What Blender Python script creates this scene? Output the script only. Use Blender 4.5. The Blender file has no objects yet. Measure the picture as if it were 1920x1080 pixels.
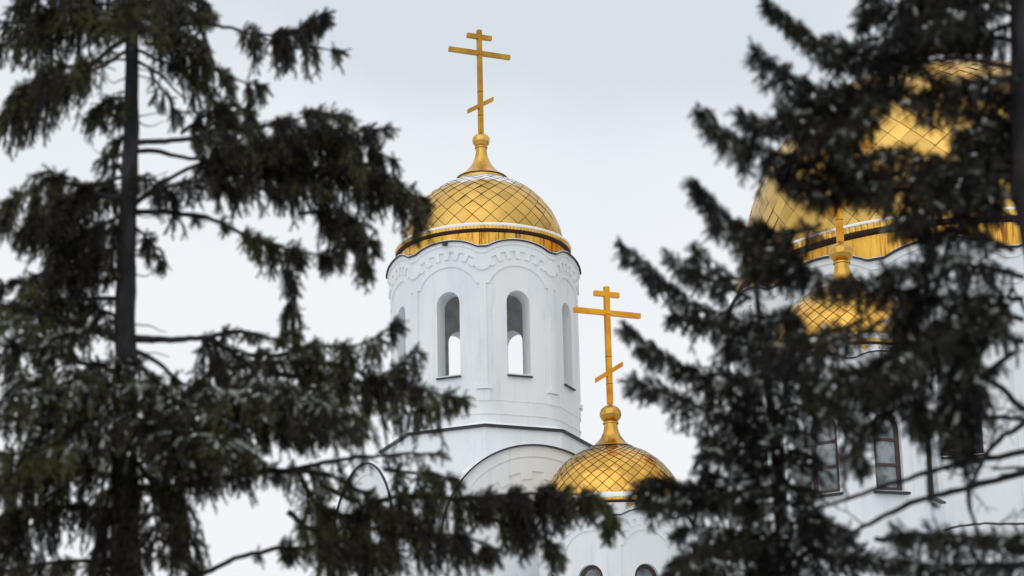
import bpy, math, random
import numpy as np
from mathutils import Vector, Matrix, Euler
from mathutils.geometry import delaunay_2d_cdt

PI = math.pi
R_ = math.radians
scene = bpy.context.scene
C = scene.collection
random.seed(7)
rng = np.random.default_rng(11)

# ------------------------------------------------------------------ camera
FPX = 4500.0
PITCH = 16.5
ROLL = -1.26
cam_d = bpy.data.cameras.new('camera')
cam = bpy.data.objects.new('camera', cam_d)
C.objects.link(cam)
CAM = Vector((0, 0, 1.6))
MC = Matrix.Rotation(R_(90 + PITCH), 3, 'X') @ Matrix.Rotation(R_(ROLL), 3, 'Z')
cam.matrix_world = Matrix.Translation(CAM) @ MC.to_4x4()
cam_d.sensor_width = 36
cam_d.lens = FPX / 1920 * 36
cam_d.clip_end = 5000
cam_d.dof.use_dof = True
cam_d.dof.focus_distance = 91
cam_d.dof.aperture_fstop = 1.7
cam_d.dof.aperture_blades = 9
scene.camera = cam


def at(px, py, Y):
    d = MC @ Vector(((px - 960) / FPX, (540 - py) / FPX, -1))
    return CAM + d * (Y / d.y)


# ------------------------------------------------------------------ light
w = bpy.data.worlds.new('World')
scene.world = w
w.use_nodes = True
nt = w.node_tree
nt.nodes.clear()
SUN_EL, SUN_AZ = 38.0, 200.0     # behind the cloud, over the photographer's shoulder
sky = nt.nodes.new('ShaderNodeTexSky')
sky.sky_type = 'NISHITA'
sky.sun_disc = False
sky.sun_elevation = R_(SUN_EL)
sky.sun_rotation = R_(SUN_AZ)
tc = nt.nodes.new('ShaderNodeTexCoord')
nz = nt.nodes.new('ShaderNodeTexNoise')
nz.inputs['Scale'].default_value = 5.5
nz.inputs['Detail'].default_value = 5
nz.inputs['Roughness'].default_value = 0.45
mp = nt.nodes.new('ShaderNodeMapping')
mp.inputs['Scale'].default_value = (1, 1, 1.6)
mp.inputs['Location'].default_value = (0.35, 0.1, 0.2)
nt.links.new(tc.outputs['Generated'], mp.inputs['Vector'])
nt.links.new(mp.outputs['Vector'], nz.inputs['Vector'])
sxyz = nt.nodes.new('ShaderNodeSeparateXYZ')
nt.links.new(tc.outputs['Generated'], sxyz.inputs['Vector'])
wob = nt.nodes.new('ShaderNodeMath'); wob.operation = 'MULTIPLY_ADD'
wob.inputs[1].default_value = 0.26; wob.inputs[2].default_value = -0.13
nt.links.new(nz.outputs['Fac'], wob.inputs[0])
hgt = nt.nodes.new('ShaderNodeMath'); hgt.operation = 'ADD'
nt.links.new(sxyz.outputs['Z'], hgt.inputs[0]); nt.links.new(wob.outputs['Value'], hgt.inputs[1])
# overcast: luminous towards the horizon, a greyer bank of cloud at mid height, bright again overhead
cr = nt.nodes.new('ShaderNodeValToRGB')
ce = cr.color_ramp.elements
ce[0].position = 0.26; ce[0].color = (9.3, 9.5, 9.7, 1)
ce[1].position = 0.39; ce[1].color = (7.15, 7.75, 8.25, 1)
e_ = ce.new(0.33); e_.color = (8.6, 9.0, 9.3, 1)
e_ = ce.new(0.55); e_.color = (7.6, 8.2, 8.7, 1)
e_ = ce.new(0.80); e_.color = (9.8, 10.0, 10.2, 1)
nt.links.new(hgt.outputs['Value'], cr.inputs['Fac'])
mx = nt.nodes.new('ShaderNodeMixRGB')
mx.inputs['Fac'].default_value = 0.94
nt.links.new(sky.outputs['Color'], mx.inputs['Color1'])
nt.links.new(cr.outputs['Color'], mx.inputs['Color2'])
bg = nt.nodes.new('ShaderNodeBackground')
bg.inputs['Strength'].default_value = 0.1
nt.links.new(mx.outputs['Color'], bg.inputs['Color'])
wo = nt.nodes.new('ShaderNodeOutputWorld')
nt.links.new(bg.outputs['Background'], wo.inputs['Surface'])

sl = bpy.data.lights.new('sun', 'SUN')
sl.energy = 0.6
sl.angle = R_(75)
sl.color = (1, 0.97, 0.93)
so = bpy.data.objects.new('sun', sl)
C.objects.link(so)
# direction towards the sun: Blender's sky puts rotation 0 at +Y, clockwise
az = R_(SUN_AZ)
sd = Vector((math.sin(az) * math.cos(R_(SUN_EL)), math.cos(az) * math.cos(R_(SUN_EL)), math.sin(R_(SUN_EL))))
so.rotation_euler = sd.to_track_quat('Z', 'Y').to_euler()
so.location = (0, -20, 60)

scene.view_settings.view_transform = 'Standard'
scene.view_settings.look = 'None'
scene.view_settings.exposure = 0.0
scene.view_settings.gamma = 1
scene.cycles.max_bounces = 8


# ------------------------------------------------------------------ materials
def mat(name, base, rough=0.6, metal=0.0):
    m = bpy.data.materials.new(name)
    m.use_nodes = True
    b = m.node_tree.nodes['Principled BSDF']
    b.inputs['Base Color'].default_value = (*base, 1)
    b.inputs['Roughness'].default_value = rough
    b.inputs['Metallic'].default_value = metal
    return m


def N(m, t):
    return m.node_tree.nodes.new(t)


def L(m, a, b):
    m.node_tree.links.new(a, b)


def noise(m, scale, detail=4, coord='Object', mscale=(1, 1, 1), rough=0.5):
    t = N(m, 'ShaderNodeTexCoord')
    p = N(m, 'ShaderNodeMapping')
    p.inputs['Scale'].default_value = mscale
    n = N(m, 'ShaderNodeTexNoise')
    n.inputs['Scale'].default_value = scale
    n.inputs['Detail'].default_value = detail
    n.inputs['Roughness'].default_value = rough
    L(m, t.outputs[coord], p.inputs['Vector'])
    L(m, p.outputs['Vector'], n.inputs['Vector'])
    return n


def ramp(m, src, stops):
    r = N(m, 'ShaderNodeValToRGB')
    e = r.color_ramp.elements
    while len(e) < len(stops):
        e.new(0.5)
    for k, (p, c) in enumerate(stops):
        e[k].position = p
        e[k].color = (*c, 1) if len(c) == 3 else c
    L(m, src, r.inputs['Fac'])
    return r


def bump(m, src, strength, dist=0.02):
    b = N(m, 'ShaderNodeBump')
    b.inputs['Strength'].default_value = strength
    b.inputs['Distance'].default_value = dist
    L(m, src, b.inputs['Height'])
    L(m, b.outputs['Normal'], m.node_tree.nodes['Principled BSDF'].inputs['Normal'])


def P(m, k):
    return m.node_tree.nodes['Principled BSDF'].inputs[k]


M = {}
m = M['plaster'] = mat('white_plaster', (0.80, 0.82, 0.83), 0.85)
n = noise(m, 1.1, 6, mscale=(1, 1, 0.35))
r = ramp(m, n.outputs['Fac'], [(0.30, (0.72, 0.75, 0.775)), (0.5, (0.80, 0.82, 0.835)), (0.75, (0.83, 0.845, 0.85))])
L(m, r.outputs['Color'], P(m, 'Base Color'))
ns_ = noise(m, 5.0, 6, mscale=(1, 1, 0.07), rough=0.7)
rs_ = ramp(m, ns_.outputs['Fac'], [(0.30, (0.86, 0.87, 0.87)), (0.46, (1, 1, 1))])
mu_ = N(m, 'ShaderNodeMixRGB'); mu_.blend_type = 'MULTIPLY'; mu_.inputs['Fac'].default_value = 0.8
L(m, r.outputs['Color'], mu_.inputs['Color1']); L(m, rs_.outputs['Color'], mu_.inputs['Color2'])
L(m, mu_.outputs['Color'], P(m, 'Base Color'))
n2 = noise(m, 26, 4)
bump(m, n2.outputs['Fac'], 0.25, 0.01)

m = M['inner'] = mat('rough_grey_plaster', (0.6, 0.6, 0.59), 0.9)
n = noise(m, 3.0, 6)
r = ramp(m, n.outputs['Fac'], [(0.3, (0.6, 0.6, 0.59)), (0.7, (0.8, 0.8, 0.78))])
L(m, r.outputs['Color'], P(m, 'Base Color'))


def gold_tiles(name, base, rough, snow_z=None, tint2=None, rspread=0.12):
    m = mat(name, base, rough, 1.0)
    at_ = N(m, 'ShaderNodeAttribute')
    at_.attribute_name = 'tile'
    n = noise(m, 1.3, 5)
    hs = ramp(m, at_.outputs['Fac'], [(0.0, tuple(c * 0.80 for c in base)), (0.5, base), (1.0, tint2 or tuple(min(1, c * 1.12) for c in base))])
    st = ramp(m, n.outputs['Fac'], [(0.3, (0.86, 0.80, 0.70)), (0.6, (1, 1, 1))])
    mu = N(m, 'ShaderNodeMixRGB')
    mu.blend_type = 'MULTIPLY'
    mu.inputs['Fac'].default_value = 0.7
    L(m, hs.outputs['Color'], mu.inputs['Color1'])
    L(m, st.outputs['Color'], mu.inputs['Color2'])
    mr = N(m, 'ShaderNodeMapRange')
    mr.inputs['To Min'].default_value = rough
    mr.inputs['To Max'].default_value = rough + rspread
    L(m, n.outputs['Fac'], mr.inputs['Value'])
    n3 = noise(m, 2.2, 3)
    bump(m, n3.outputs['Fac'], 0.25, 0.05)
    if snow_z is None:
        L(m, mu.outputs['Color'], P(m, 'Base Color'))
        L(m, mr.outputs['Result'], P(m, 'Roughness'))
        return m
    # thin snow lying on the flat top of the dome: by height above the springing plus noise
    t = N(m, 'ShaderNodeTexCoord')
    sx = N(m, 'ShaderNodeSeparateXYZ')
    L(m, t.outputs['Object'], sx.inputs['Vector'])
    n4 = noise(m, 1.4, 6, rough=0.65)
    a1 = N(m, 'ShaderNodeMath'); a1.operation = 'MULTIPLY_ADD'
    a1.inputs[1].default_value = 1.1; a1.inputs[2].default_value = -0.55
    L(m, n4.outputs['Fac'], a1.inputs[0])
    a2 = N(m, 'ShaderNodeMath'); a2.operation = 'ADD'
    L(m, sx.outputs['Z'], a2.inputs[0]); L(m, a1.outputs['Value'], a2.inputs[1])
    a3 = N(m, 'ShaderNodeMapRange')
    a3.inputs['From Min'].default_value = snow_z - 0.10
    a3.inputs['From Max'].default_value = snow_z + 0.16
    L(m, a2.outputs['Value'], a3.inputs['Value'])
    c = N(m, 'ShaderNodeMixRGB')
    c.inputs['Color2'].default_value = (0.86, 0.88, 0.90, 1)
    L(m, a3.outputs['Result'], c.inputs['Fac'])
    L(m, mu.outputs['Color'], c.inputs['Color1'])
    L(m, c.outputs['Color'], P(m, 'Base Color'))
    inv = N(m, 'ShaderNodeMath'); inv.operation = 'SUBTRACT'
    inv.inputs[0].default_value = 1.0
    L(m, a3.outputs['Result'], inv.inputs[1])
    L(m, inv.outputs['Value'], P(m, 'Metallic'))
    rr = N(m, 'ShaderNodeMixRGB')
    rr.inputs['Color2'].default_value = (0.8, 0.8, 0.8, 1)
    L(m, a3.outputs['Result'], rr.inputs['Fac'])
    L(m, mr.outputs['Result'], rr.inputs['Color1'])
    L(m, rr.outputs['Color'], P(m, 'Roughness'))
    return m


m = M['gold'] = mat('gilt_sheet', (0.72, 0.44, 0.10), 0.28, 1.0)
n = noise(m, 2.0, 5)
r = ramp(m, n.outputs['Fac'], [(0.3, (0.55, 0.30, 0.06)), (0.6, (0.76, 0.47, 0.12))])
L(m, r.outputs['Color'], P(m, 'Base Color'))
m = M['cross'] = mat('cross_gilt', (0.52, 0.26, 0.04), 0.38, 1.0)
n = noise(m, 1.5, 5)
r = ramp(m, n.outputs['Fac'], [(0.3, (0.40, 0.18, 0.025)), (0.65, (0.58, 0.31, 0.05))])
L(m, r.outputs['Color'], P(m, 'Base Color'))
m = M['cross_orange'] = mat('amber_cross_gilt', (0.80, 0.38, 0.03), 0.35, 1.0)
n = noise(m, 1.5, 5)
r = ramp(m, n.outputs['Fac'], [(0.3, (0.62, 0.22, 0.02)), (0.6, (0.86, 0.40, 0.04))])
L(m, r.outputs['Color'], P(m, 'Base Color'))
# frieze: vertical rusty run marks
m = M['frieze'] = mat('streaked_gilt', (0.72, 0.42, 0.09), 0.35, 1.0)
n = noise(m, 4.0, 5, mscale=(1, 1, 0.10), rough=0.7)
r = ramp(m, n.outputs['Fac'], [(0.36, (0.30, 0.11, 0.03)), (0.47, (0.74, 0.40, 0.06)), (0.7, (0.86, 0.54, 0.11))])
L(m, r.outputs['Color'], P(m, 'Base Color'))
m = M['seam'] = mat('seam_brown', (0.055, 0.028, 0.012), 0.6, 0.3)
m = M['soffit_brown'] = mat('dark_soffit', (0.045, 0.02, 0.014), 0.7, 0.2)  # one even dark brown for the underside of the rim
m = M['black'] = mat('black_flashing', (0.018, 0.02, 0.024), 0.5)
m = M['snow'] = mat('snow', (0.88, 0.90, 0.93), 0.7)
n = noise(m, 8, 4)
bump(m, n.outputs['Fac'], 0.4, 0.02)
m = M['frame'] = mat('brown_window_frame', (0.050, 0.024, 0.022), 0.45)
m = M['glass'] = mat('window_glass', (0.16, 0.19, 0.20), 0.08)
P(m, 'Specular IOR Level').default_value = 0.9
n = noise(m, 1.6, 3)
r = ramp(m, n.outputs['Fac'], [(0.4, (0.05, 0.06, 0.065)), (0.6, (0.24, 0.28, 0.29))])
L(m, r.outputs['Color'], P(m, 'Base Color'))
m = M['bark'] = mat('spruce_bark', (0.030, 0.022, 0.019), 0.9)
n = noise(m, 9, 5, mscale=(1, 1, 0.4))
r = ramp(m, n.outputs['Fac'], [(0.35, (0.005, 0.004, 0.004)), (0.65, (0.030, 0.024, 0.024))])
L(m, r.outputs['Color'], P(m, 'Base Color'))
bump(m, n.outputs['Fac'], 0.8, 0.03)
m = M['redbark'] = mat('reddish_bark', (0.030, 0.016, 0.015), 0.9)


def needle_mat(name, c0, c1, c2):
    m = mat(name, c1, 0.6)
    n = noise(m, 1.6, 3)
    n5 = noise(m, 22, 2)
    ad = N(m, 'ShaderNodeMath'); ad.operation = 'MULTIPLY_ADD'
    ad.inputs[1].default_value = 0.5
    L(m, n5.outputs['Fac'], ad.inputs[0])
    hf = N(m, 'ShaderNodeMath'); hf.operation = 'MULTIPLY'; hf.inputs[1].default_value = 0.5
    L(m, n.outputs['Fac'], hf.inputs[0])
    L(m, hf.outputs['Value'], ad.inputs[2])
    r = ramp(m, ad.outputs['Value'], [(0.40, c0), (0.50, c1), (0.60, c2)])
    L(m, r.outputs['Color'], P(m, 'Base Color'))
    P(m, 'Specular IOR Level').default_value = 0.25
    return m


M['needles'] = needle_mat('spruce_needles', (0.009, 0.006, 0.006), (0.017, 0.013, 0.009), (0.085, 0.085, 0.028))  # last stop: greener needles, with highlights of top-lit shoots painted in
M['frost'] = needle_mat('frosted_needles', (0.16, 0.18, 0.13), (0.42, 0.45, 0.40), (0.66, 0.69, 0.68))
M['needles_dark'] = needle_mat('dark_spruce_needles', (0.008, 0.005, 0.006), (0.014, 0.012, 0.010), (0.050, 0.048, 0.030))


# ------------------------------------------------------------------ object helpers
def mesh_obj(name, verts, faces, material, parent=None, smooth=False, attr=None):
    me = bpy.data.meshes.new(name)
    me.from_pydata([tuple(v) for v in verts], [], faces)
    if attr is not None:
        a = me.attributes.new('tile', 'FLOAT', 'FACE')
        a.data.foreach_set('value', attr)
    me.materials.append(material)
    if smooth:
        me.polygons.foreach_set('use_smooth', [True] * len(me.polygons))
    me.update()
    o = bpy.data.objects.new(name, me)
    C.objects.link(o)
    if parent:
        o.parent = parent
    return o


def thing(name, label, cat, loc=(0, 0, 0), group=None):
    o = bpy.data.objects.new(name, None)
    C.objects.link(o)
    o.location = loc
    o['label'] = label
    o['category'] = cat
    if group:
        o['group'] = group
    return o


def struct(o):
    o['kind'] = 'structure'
    return o


class MB:
    def __init__(s):
        s.v = []; s.f = []; s.a = []

    def add(s, v, f):
        b = len(s.v)
        s.v += [tuple(x) for x in v]
        s.f += [tuple(i + b for i in q) for q in f]

    def box(s, c, size, rot=None):
        h = Vector(size) / 2
        vs = []
        for x in (-1, 1):
            for y in (-1, 1):
                for z in (-1, 1):
                    p = Vector((x * h.x, y * h.y, z * h.z))
                    if rot is not None:
                        p = rot @ p
                    vs.append(p + Vector(c))
        s.add(vs, [(0, 1, 3, 2), (4, 6, 7, 5), (0, 4, 5, 1), (2, 3, 7, 6), (0, 2, 6, 4), (1, 5, 7, 3)])

    def lathe(s, prof, n=96, rfun=None, a0=0.0):
        vs = []
        for (r, z) in prof:
            for k in range(n):
                a = a0 + 2 * PI * k / n
                q = r * (rfun(a, z) if rfun else 1)
                vs.append((q * math.sin(a), -q * math.cos(a), z))
        fs = []
        for j in range(len(prof) - 1):
            for k in range(n):
                k2 = (k + 1) % n
                fs.append((j * n + k, j * n + k2, (j + 1) * n + k2, (j + 1) * n + k))
        s.add(vs, fs)

    def prism(s, outline, mapf, d0, d1):
        """thin solid: outline in (u,v), mapped by mapf(u,v,d)"""
        n = len(outline)
        s.add([mapf(u, v, d0) for u, v in outline] + [mapf(u, v, d1) for u, v in outline],
              [(k, (k + 1) % n, n + (k + 1) % n, n + k) for k in range(n)])

    def obj(s, name, material, parent=None, smooth=False, attr=None):
        return mesh_obj(name, s.v, s.f, material, parent, smooth, attr)


def subdiv(poly, du):
    out = []
    n = len(poly)
    for i in range(n):
        a = poly[i]; b = poly[(i + 1) % n]
        l = math.hypot(b[0] - a[0], b[1] - a[1])
        if l < 1e-6:
            continue
        k = max(1, int(math.ceil(l / du)))
        for j in range(k):
            out.append((a[0] + (b[0] - a[0]) * j / k, a[1] + (b[1] - a[1]) * j / k))
    return out


def inside(p, poly):
    c = False
    n = len(poly)
    j = n - 1
    for i in range(n):
        xi, yi = poly[i]; xj, yj = poly[j]
        if (yi > p[1]) != (yj > p[1]) and p[0] < (xj - xi) * (p[1] - yi) / (yj - yi) + xi:
            c = not c
        j = i
    return c


_plate_cache = {}


def plate_tri(outline, holes, du):
    outline = subdiv(outline, du)
    holes = [subdiv(h, du) for h in holes]
    pts = list(outline); edges = []
    n = len(outline)
    edges += [(i, (i + 1) % n) for i in range(n)]
    for h in holes:
        b = len(pts)
        pts += h
        edges += [(b + i, b + (i + 1) % len(h)) for i in range(len(h))]
    xs = [p[0] for p in outline]; ys = [p[1] for p in outline]
    g = du
    x = min(xs) + g / 2
    arr = np.array(pts)
    while x < max(xs):
        y = min(ys) + g
        while y < max(ys):
            if inside((x, y), outline) and not any(inside((x, y), h) for h in holes):
                if np.min(np.hypot(arr[:, 0] - x, arr[:, 1] - y)) > g * 0.45:
                    pts.append((x, y))
            y += g * 2.5
        x += g
    v, e, f, *_ = delaunay_2d_cdt([Vector(p) for p in pts], edges, [], 0, 1e-6)
    tris = []
    for t in f:
        c = (sum(v[i].x for i in t) / 3, sum(v[i].y for i in t) / 3)
        if inside(c, outline) and not any(inside(c, h) for h in holes):
            tris.append(tuple(t))
    return [tuple(p) for p in v], tris, outline, holes


def plate(mb, outline, holes, mapf, d0, d1, du=0.25, back=False, key=None):
    """curved slab: front face at depth d1, edges running back to d0"""
    if key is not None and key in _plate_cache:
        v, t, ol, hs = _plate_cache[key]
    else:
        v, t, ol, hs = plate_tri(outline, holes, du)
        if key is not None:
            _plate_cache[key] = (v, t, ol, hs)
    mb.add([mapf(a, b, d1) for a, b in v], t)
    if back:
        mb.add([mapf(a, b, d0) for a, b in v], [tuple(reversed(q)) for q in t])
    for lp in [ol] + hs:
        mb.prism(lp, mapf, d0, d1)


def arch_poly(cx, w, z0, z1, n=14):
    """round-headed opening, half width w, from z0 to crown z1"""
    zs = z1 - w
    pts = [(cx - w, z0), (cx + w, z0)]
    for k in range(n + 1):
        a = PI * k / n
        pts.append((cx + w * math.cos(a), zs + w * math.sin(a)))
    return pts


# ------------------------------------------------------------------ domes
def tiled_dome(parent, Rd, zc, beta_top, beta_bot, NT, mats, pit=0.010):
    """hemisphere sheathed in lozenge plates; each plate its own slightly tilted face, seams open to a dark under-skin"""
    mb = MB(); attr = []
    pm = PI / NT
    mj0 = int(math.floor(math.log(math.tan(PI / 4 + beta_bot / 2)) / pm))
    mj1 = int(math.ceil(math.log(math.tan(PI / 4 + beta_top / 2)) / pm))
    rr = random.Random(int(Rd * 1000))
    gap = 0.022
    for j in range(mj0, mj1 + 1):
        for i in range(NT):
            th = 2 * PI * (i + 0.5 * (j % 2)) / NT
            mm = j * pm
            bc = 2 * math.atan(math.exp(mm)) - PI / 2
            if bc > beta_top + 0.03:
                continue
            size = Rd * math.cos(bc) * pm
            sh = 1 - gap / 2 / (size * 0.7071)
            ta, tb = rr.gauss(0, 0.017), rr.gauss(0, 0.017)
            q = 4
            base = len(mb.v)
            for a in range(q + 1):
                for b in range(q + 1):
                    s = (a / q - 0.5) * 2 * sh; t = (b / q - 0.5) * 2 * sh
                    dth = (s + t) / 2 * pm; dm = (s - t) / 2 * pm
                    be = 2 * math.atan(math.exp(mm + dm)) - PI / 2
                    pillow = pit * (1 - s * s) * (1 - t * t)
                    rad = Rd + pillow + size * (ta * s + tb * t)
                    # lap: upper plates sit over the ones below
                    rad += 0.008 * (-(s - t) / 2)
                    mb.v.append((rad * math.cos(be) * math.sin(th + dth), -rad * math.cos(be) * math.cos(th + dth), zc + rad * math.sin(be)))
            v = rr.random()
            for a in range(q):
                for b in range(q):
                    k = base + a * (q + 1) + b
                    mb.f.append((k, k + q + 1, k + q + 2, k + 1))
                    attr.append(v)
    o = mb.obj('dome', mats, parent, True, attr)
    sk = MB()
    prof = []
    for k in range(25):
        b = beta_bot - 0.1 + (PI / 2 - 0.02 - beta_bot + 0.1) * k / 24
        prof.append(((Rd - 0.02) * math.cos(b), zc + (Rd - 0.02) * math.sin(b)))
    sk.lathe(prof, 96)
    sk.obj('seam', M['seam'], o, True)
    return o


def neck_and_cross(dome, ring_r, ring_z, ball_r, ball_z, cross_z0, cross_z1, bar, yaw, thick, facets=16, shine=None, cm=None):
    cm = cm or M['cross']
    shine = shine or M['gold']
    h = ball_z - ball_r * 0.9 - ring_z
    k_ = MB()
    prof = [(ring_r * 1.0, ring_z - 0.02), (ring_r * 1.03, ring_z + 0.01), (ring_r * 1.0, ring_z + 0.04)]
    for t in np.linspace(0.03, 1, 14):
        prof.append((ball_r * 0.62 + (ring_r * 0.93 - ball_r * 0.62) * (1 - t) ** 2.3, ring_z + 0.04 + (h - 0.04) * t))
    k_.lathe(prof, facets)
    k_.lathe([(ring_r * 0.99, ring_z - 0.025), (ring_r * 1.0, ring_z - 0.28)], 64)
    nk = k_.obj('neck', shine, dome)
    s = MB()
    s.lathe([(ring_r * 1.0, ring_z - 0.03), (ring_r * 1.05, ring_z - 0.02), (ring_r * 1.035, ring_z)], 64)
    s.lathe([(ring_r * 0.62, ring_z + h * 0.085), (ring_r * 0.63, ring_z + h * 0.095), (ring_r * 0.6, ring_z + h * 0.105)], facets)
    s.obj('seam', M['seam'], nk)
    b = MB()
    b.lathe([(ball_r * math.cos(a) * (1 + 0.008 * (k % 2)), ball_z + 0.88 * ball_r * math.sin(a)) for k, a in enumerate(np.linspace(-1.35, 1.5, 22))], 40,
            rfun=lambda a, z: 1 - 0.02 * (abs(math.sin(a * 5)) < 0.16))
    b.lathe([(ball_r * 0.72, ball_z - ball_r * 0.92), (ball_r * 0.74, ball_z - ball_r * 0.80), (ball_r * 0.6, ball_z - ball_r * 0.72)], 24)
    b.obj('ball', shine, dome, True)
    # cross: post and three bars, butted each side of the post
    H = cross_z1 - cross_z0
    c = thing('cross', '', '', (0, 0, 0)); del c['label']; del c['category']
    c.parent = dome
    c.rotation_euler = (0, 0, R_(yaw))
    t = thick
    p = MB(); p.box((0, 0, (cross_z0 + cross_z1) / 2), (t, t, H))
    p.obj('post', cm, c)
    jn = MB()
    for f in (0.17, 0.40, 0.76):
        jn = MB()
        jn.box((0, 0, cross_z0 + H * f), (t + 0.012, t + 0.012, 0.02))
        jn.obj('joint', M['seam'], c)
    for (zf, half, sl_) in ((0.935, bar[0], 0), (0.775, bar[1], 0), (0.27, bar[2], bar[3])):
        for sgn in (-1, 1):
            bb = MB()
            z = cross_z0 + H * zf
            x0, x1 = sgn * t / 2, sgn * half
            vs = []
            for x in (x0, x1):
                for y in (-t / 2 + 0.004, t / 2 - 0.004):
                    for zz in (-t / 2, t / 2):
                        vs.append((x, y, z + zz + x * sl_))
            bb.add(vs, [(0, 1, 3, 2), (4, 6, 7, 5), (0, 4, 5, 1), (2, 3, 7, 6), (0, 2, 6, 4), (1, 5, 7, 3)])
            bb.obj('crossbar', cm, c)
    return c


def rim(parent, lip_r, z, hgt, fr_r, fr_z, ribs=150, snow=True, dome_r=None):
    """gilt lip with little vertical ribs, dark soffit under it, gilt frieze, snow lying on the lip"""
    b = MB()
    b.lathe([(dome_r * 0.985, z + hgt * 0.7), (lip_r - 0.02, z + hgt * 0.55), (lip_r, z + hgt * 0.35), (lip_r, z - hgt * 0.55), (lip_r - 0.03, z - hgt * 0.65)], ribs * 4,
            rfun=lambda a, zz: 1 - 0.004 * ((int(round(a / (2 * PI) * ribs * 4)) % 4) == 0))
    lip = b.obj('rim', M['gold'], parent)
    s = MB()
    s.lathe([(lip_r - 0.032, z - hgt * 0.66), (lip_r - 0.05, z - hgt * 1.0), (fr_r + 0.012, z - hgt * 1.35), (fr_r - 0.1, z - hgt * 1.37)], 120)
    s.obj('soffit', M['soffit_brown'], parent, True)
    f = MB()
    npan = 40
    rr = random.Random(3)
    cuts = sorted(set([0] + [rr.uniform(0, 2 * PI) for _ in range(26)]))
    cuts.append(2 * PI)
    zt = z - hgt * 1.1
    for a0, a1 in zip(cuts[:-1], cuts[1:]):
        nn = max(2, int((a1 - a0) / 0.05))
        g = 0.012 / fr_r
        dr = rr.uniform(-0.006, 0.008)
        vs = []
        for k in range(nn + 1):
            a = a0 + g + (a1 - a0 - 2 * g) * k / nn
            for zz, rad in ((zt, fr_r + dr), (fr_z, fr_r - 0.04 + dr)):
                vs.append((rad * math.sin(a), -rad * math.cos(a), zz))
        f.add(vs, [(2 * k, 2 * k + 1, 2 * k + 3, 2 * k + 2) for k in range(nn)])
    f.obj('frieze', M['frieze'], parent, True)
    u = MB()
    u.lathe([(fr_r - 0.02, zt), (fr_r - 0.06, fr_z - 0.1)], 64)
    u.obj('backing', M['seam'], parent)
    if snow:
        s = MB()
        rs = random.Random(5)
        ph = [rs.uniform(0, 6.28) for _ in range(4)]

        def rf(a, zz):
            return 1 + 0.0022 * (math.sin(9 * a + ph[0]) + math.sin(23 * a + ph[1]) + 0.7 * math.sin(51 * a + ph[2]))
        z0 = z + hgt * 0.5
        s.lathe([(lip_r - 0.01, z0 - 0.03), (lip_r + 0.012, z0 + 0.03), (lip_r - 0.02, z0 + 0.085), (dome_r + 0.05, z0 + 0.15), (dome_r - 0.05, z0 + 0.20)], 240, rfun=rf)
        s.obj('snow', M['snow'], parent, True)
    return lip


# ------------------------------------------------------------------ drums
def make_map(n, Rv, octo, phase=0.0):
    """returns mapf(u,z,d): u = arc length at Rv measured from the direction facing -Y"""
    w_ = PI / n

    def rf(th):
        return Rv * (1 - octo * (1 - math.cos(n * (th - phase))) / 2)

    def mf(u, z, d):
        th = u / Rv
        r = rf(th) + d
        return (r * math.sin(th), -r * math.cos(th), z)
    return mf, rf


def bay_map(mf, Rv, c):
    """bay at angle c: reliefs stand out radially, reveals run back parallel to the bay's own axis"""
    sx_, cy_ = math.sin(c), -math.cos(c)

    def mm(u, z, d):
        if d >= 0:
            return mf(u + c * Rv, z, d)
        x, y, z2 = mf(u + c * Rv, z, 0)
        return (x + d * sx_, y + d * cy_, z2)
    return mm


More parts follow.
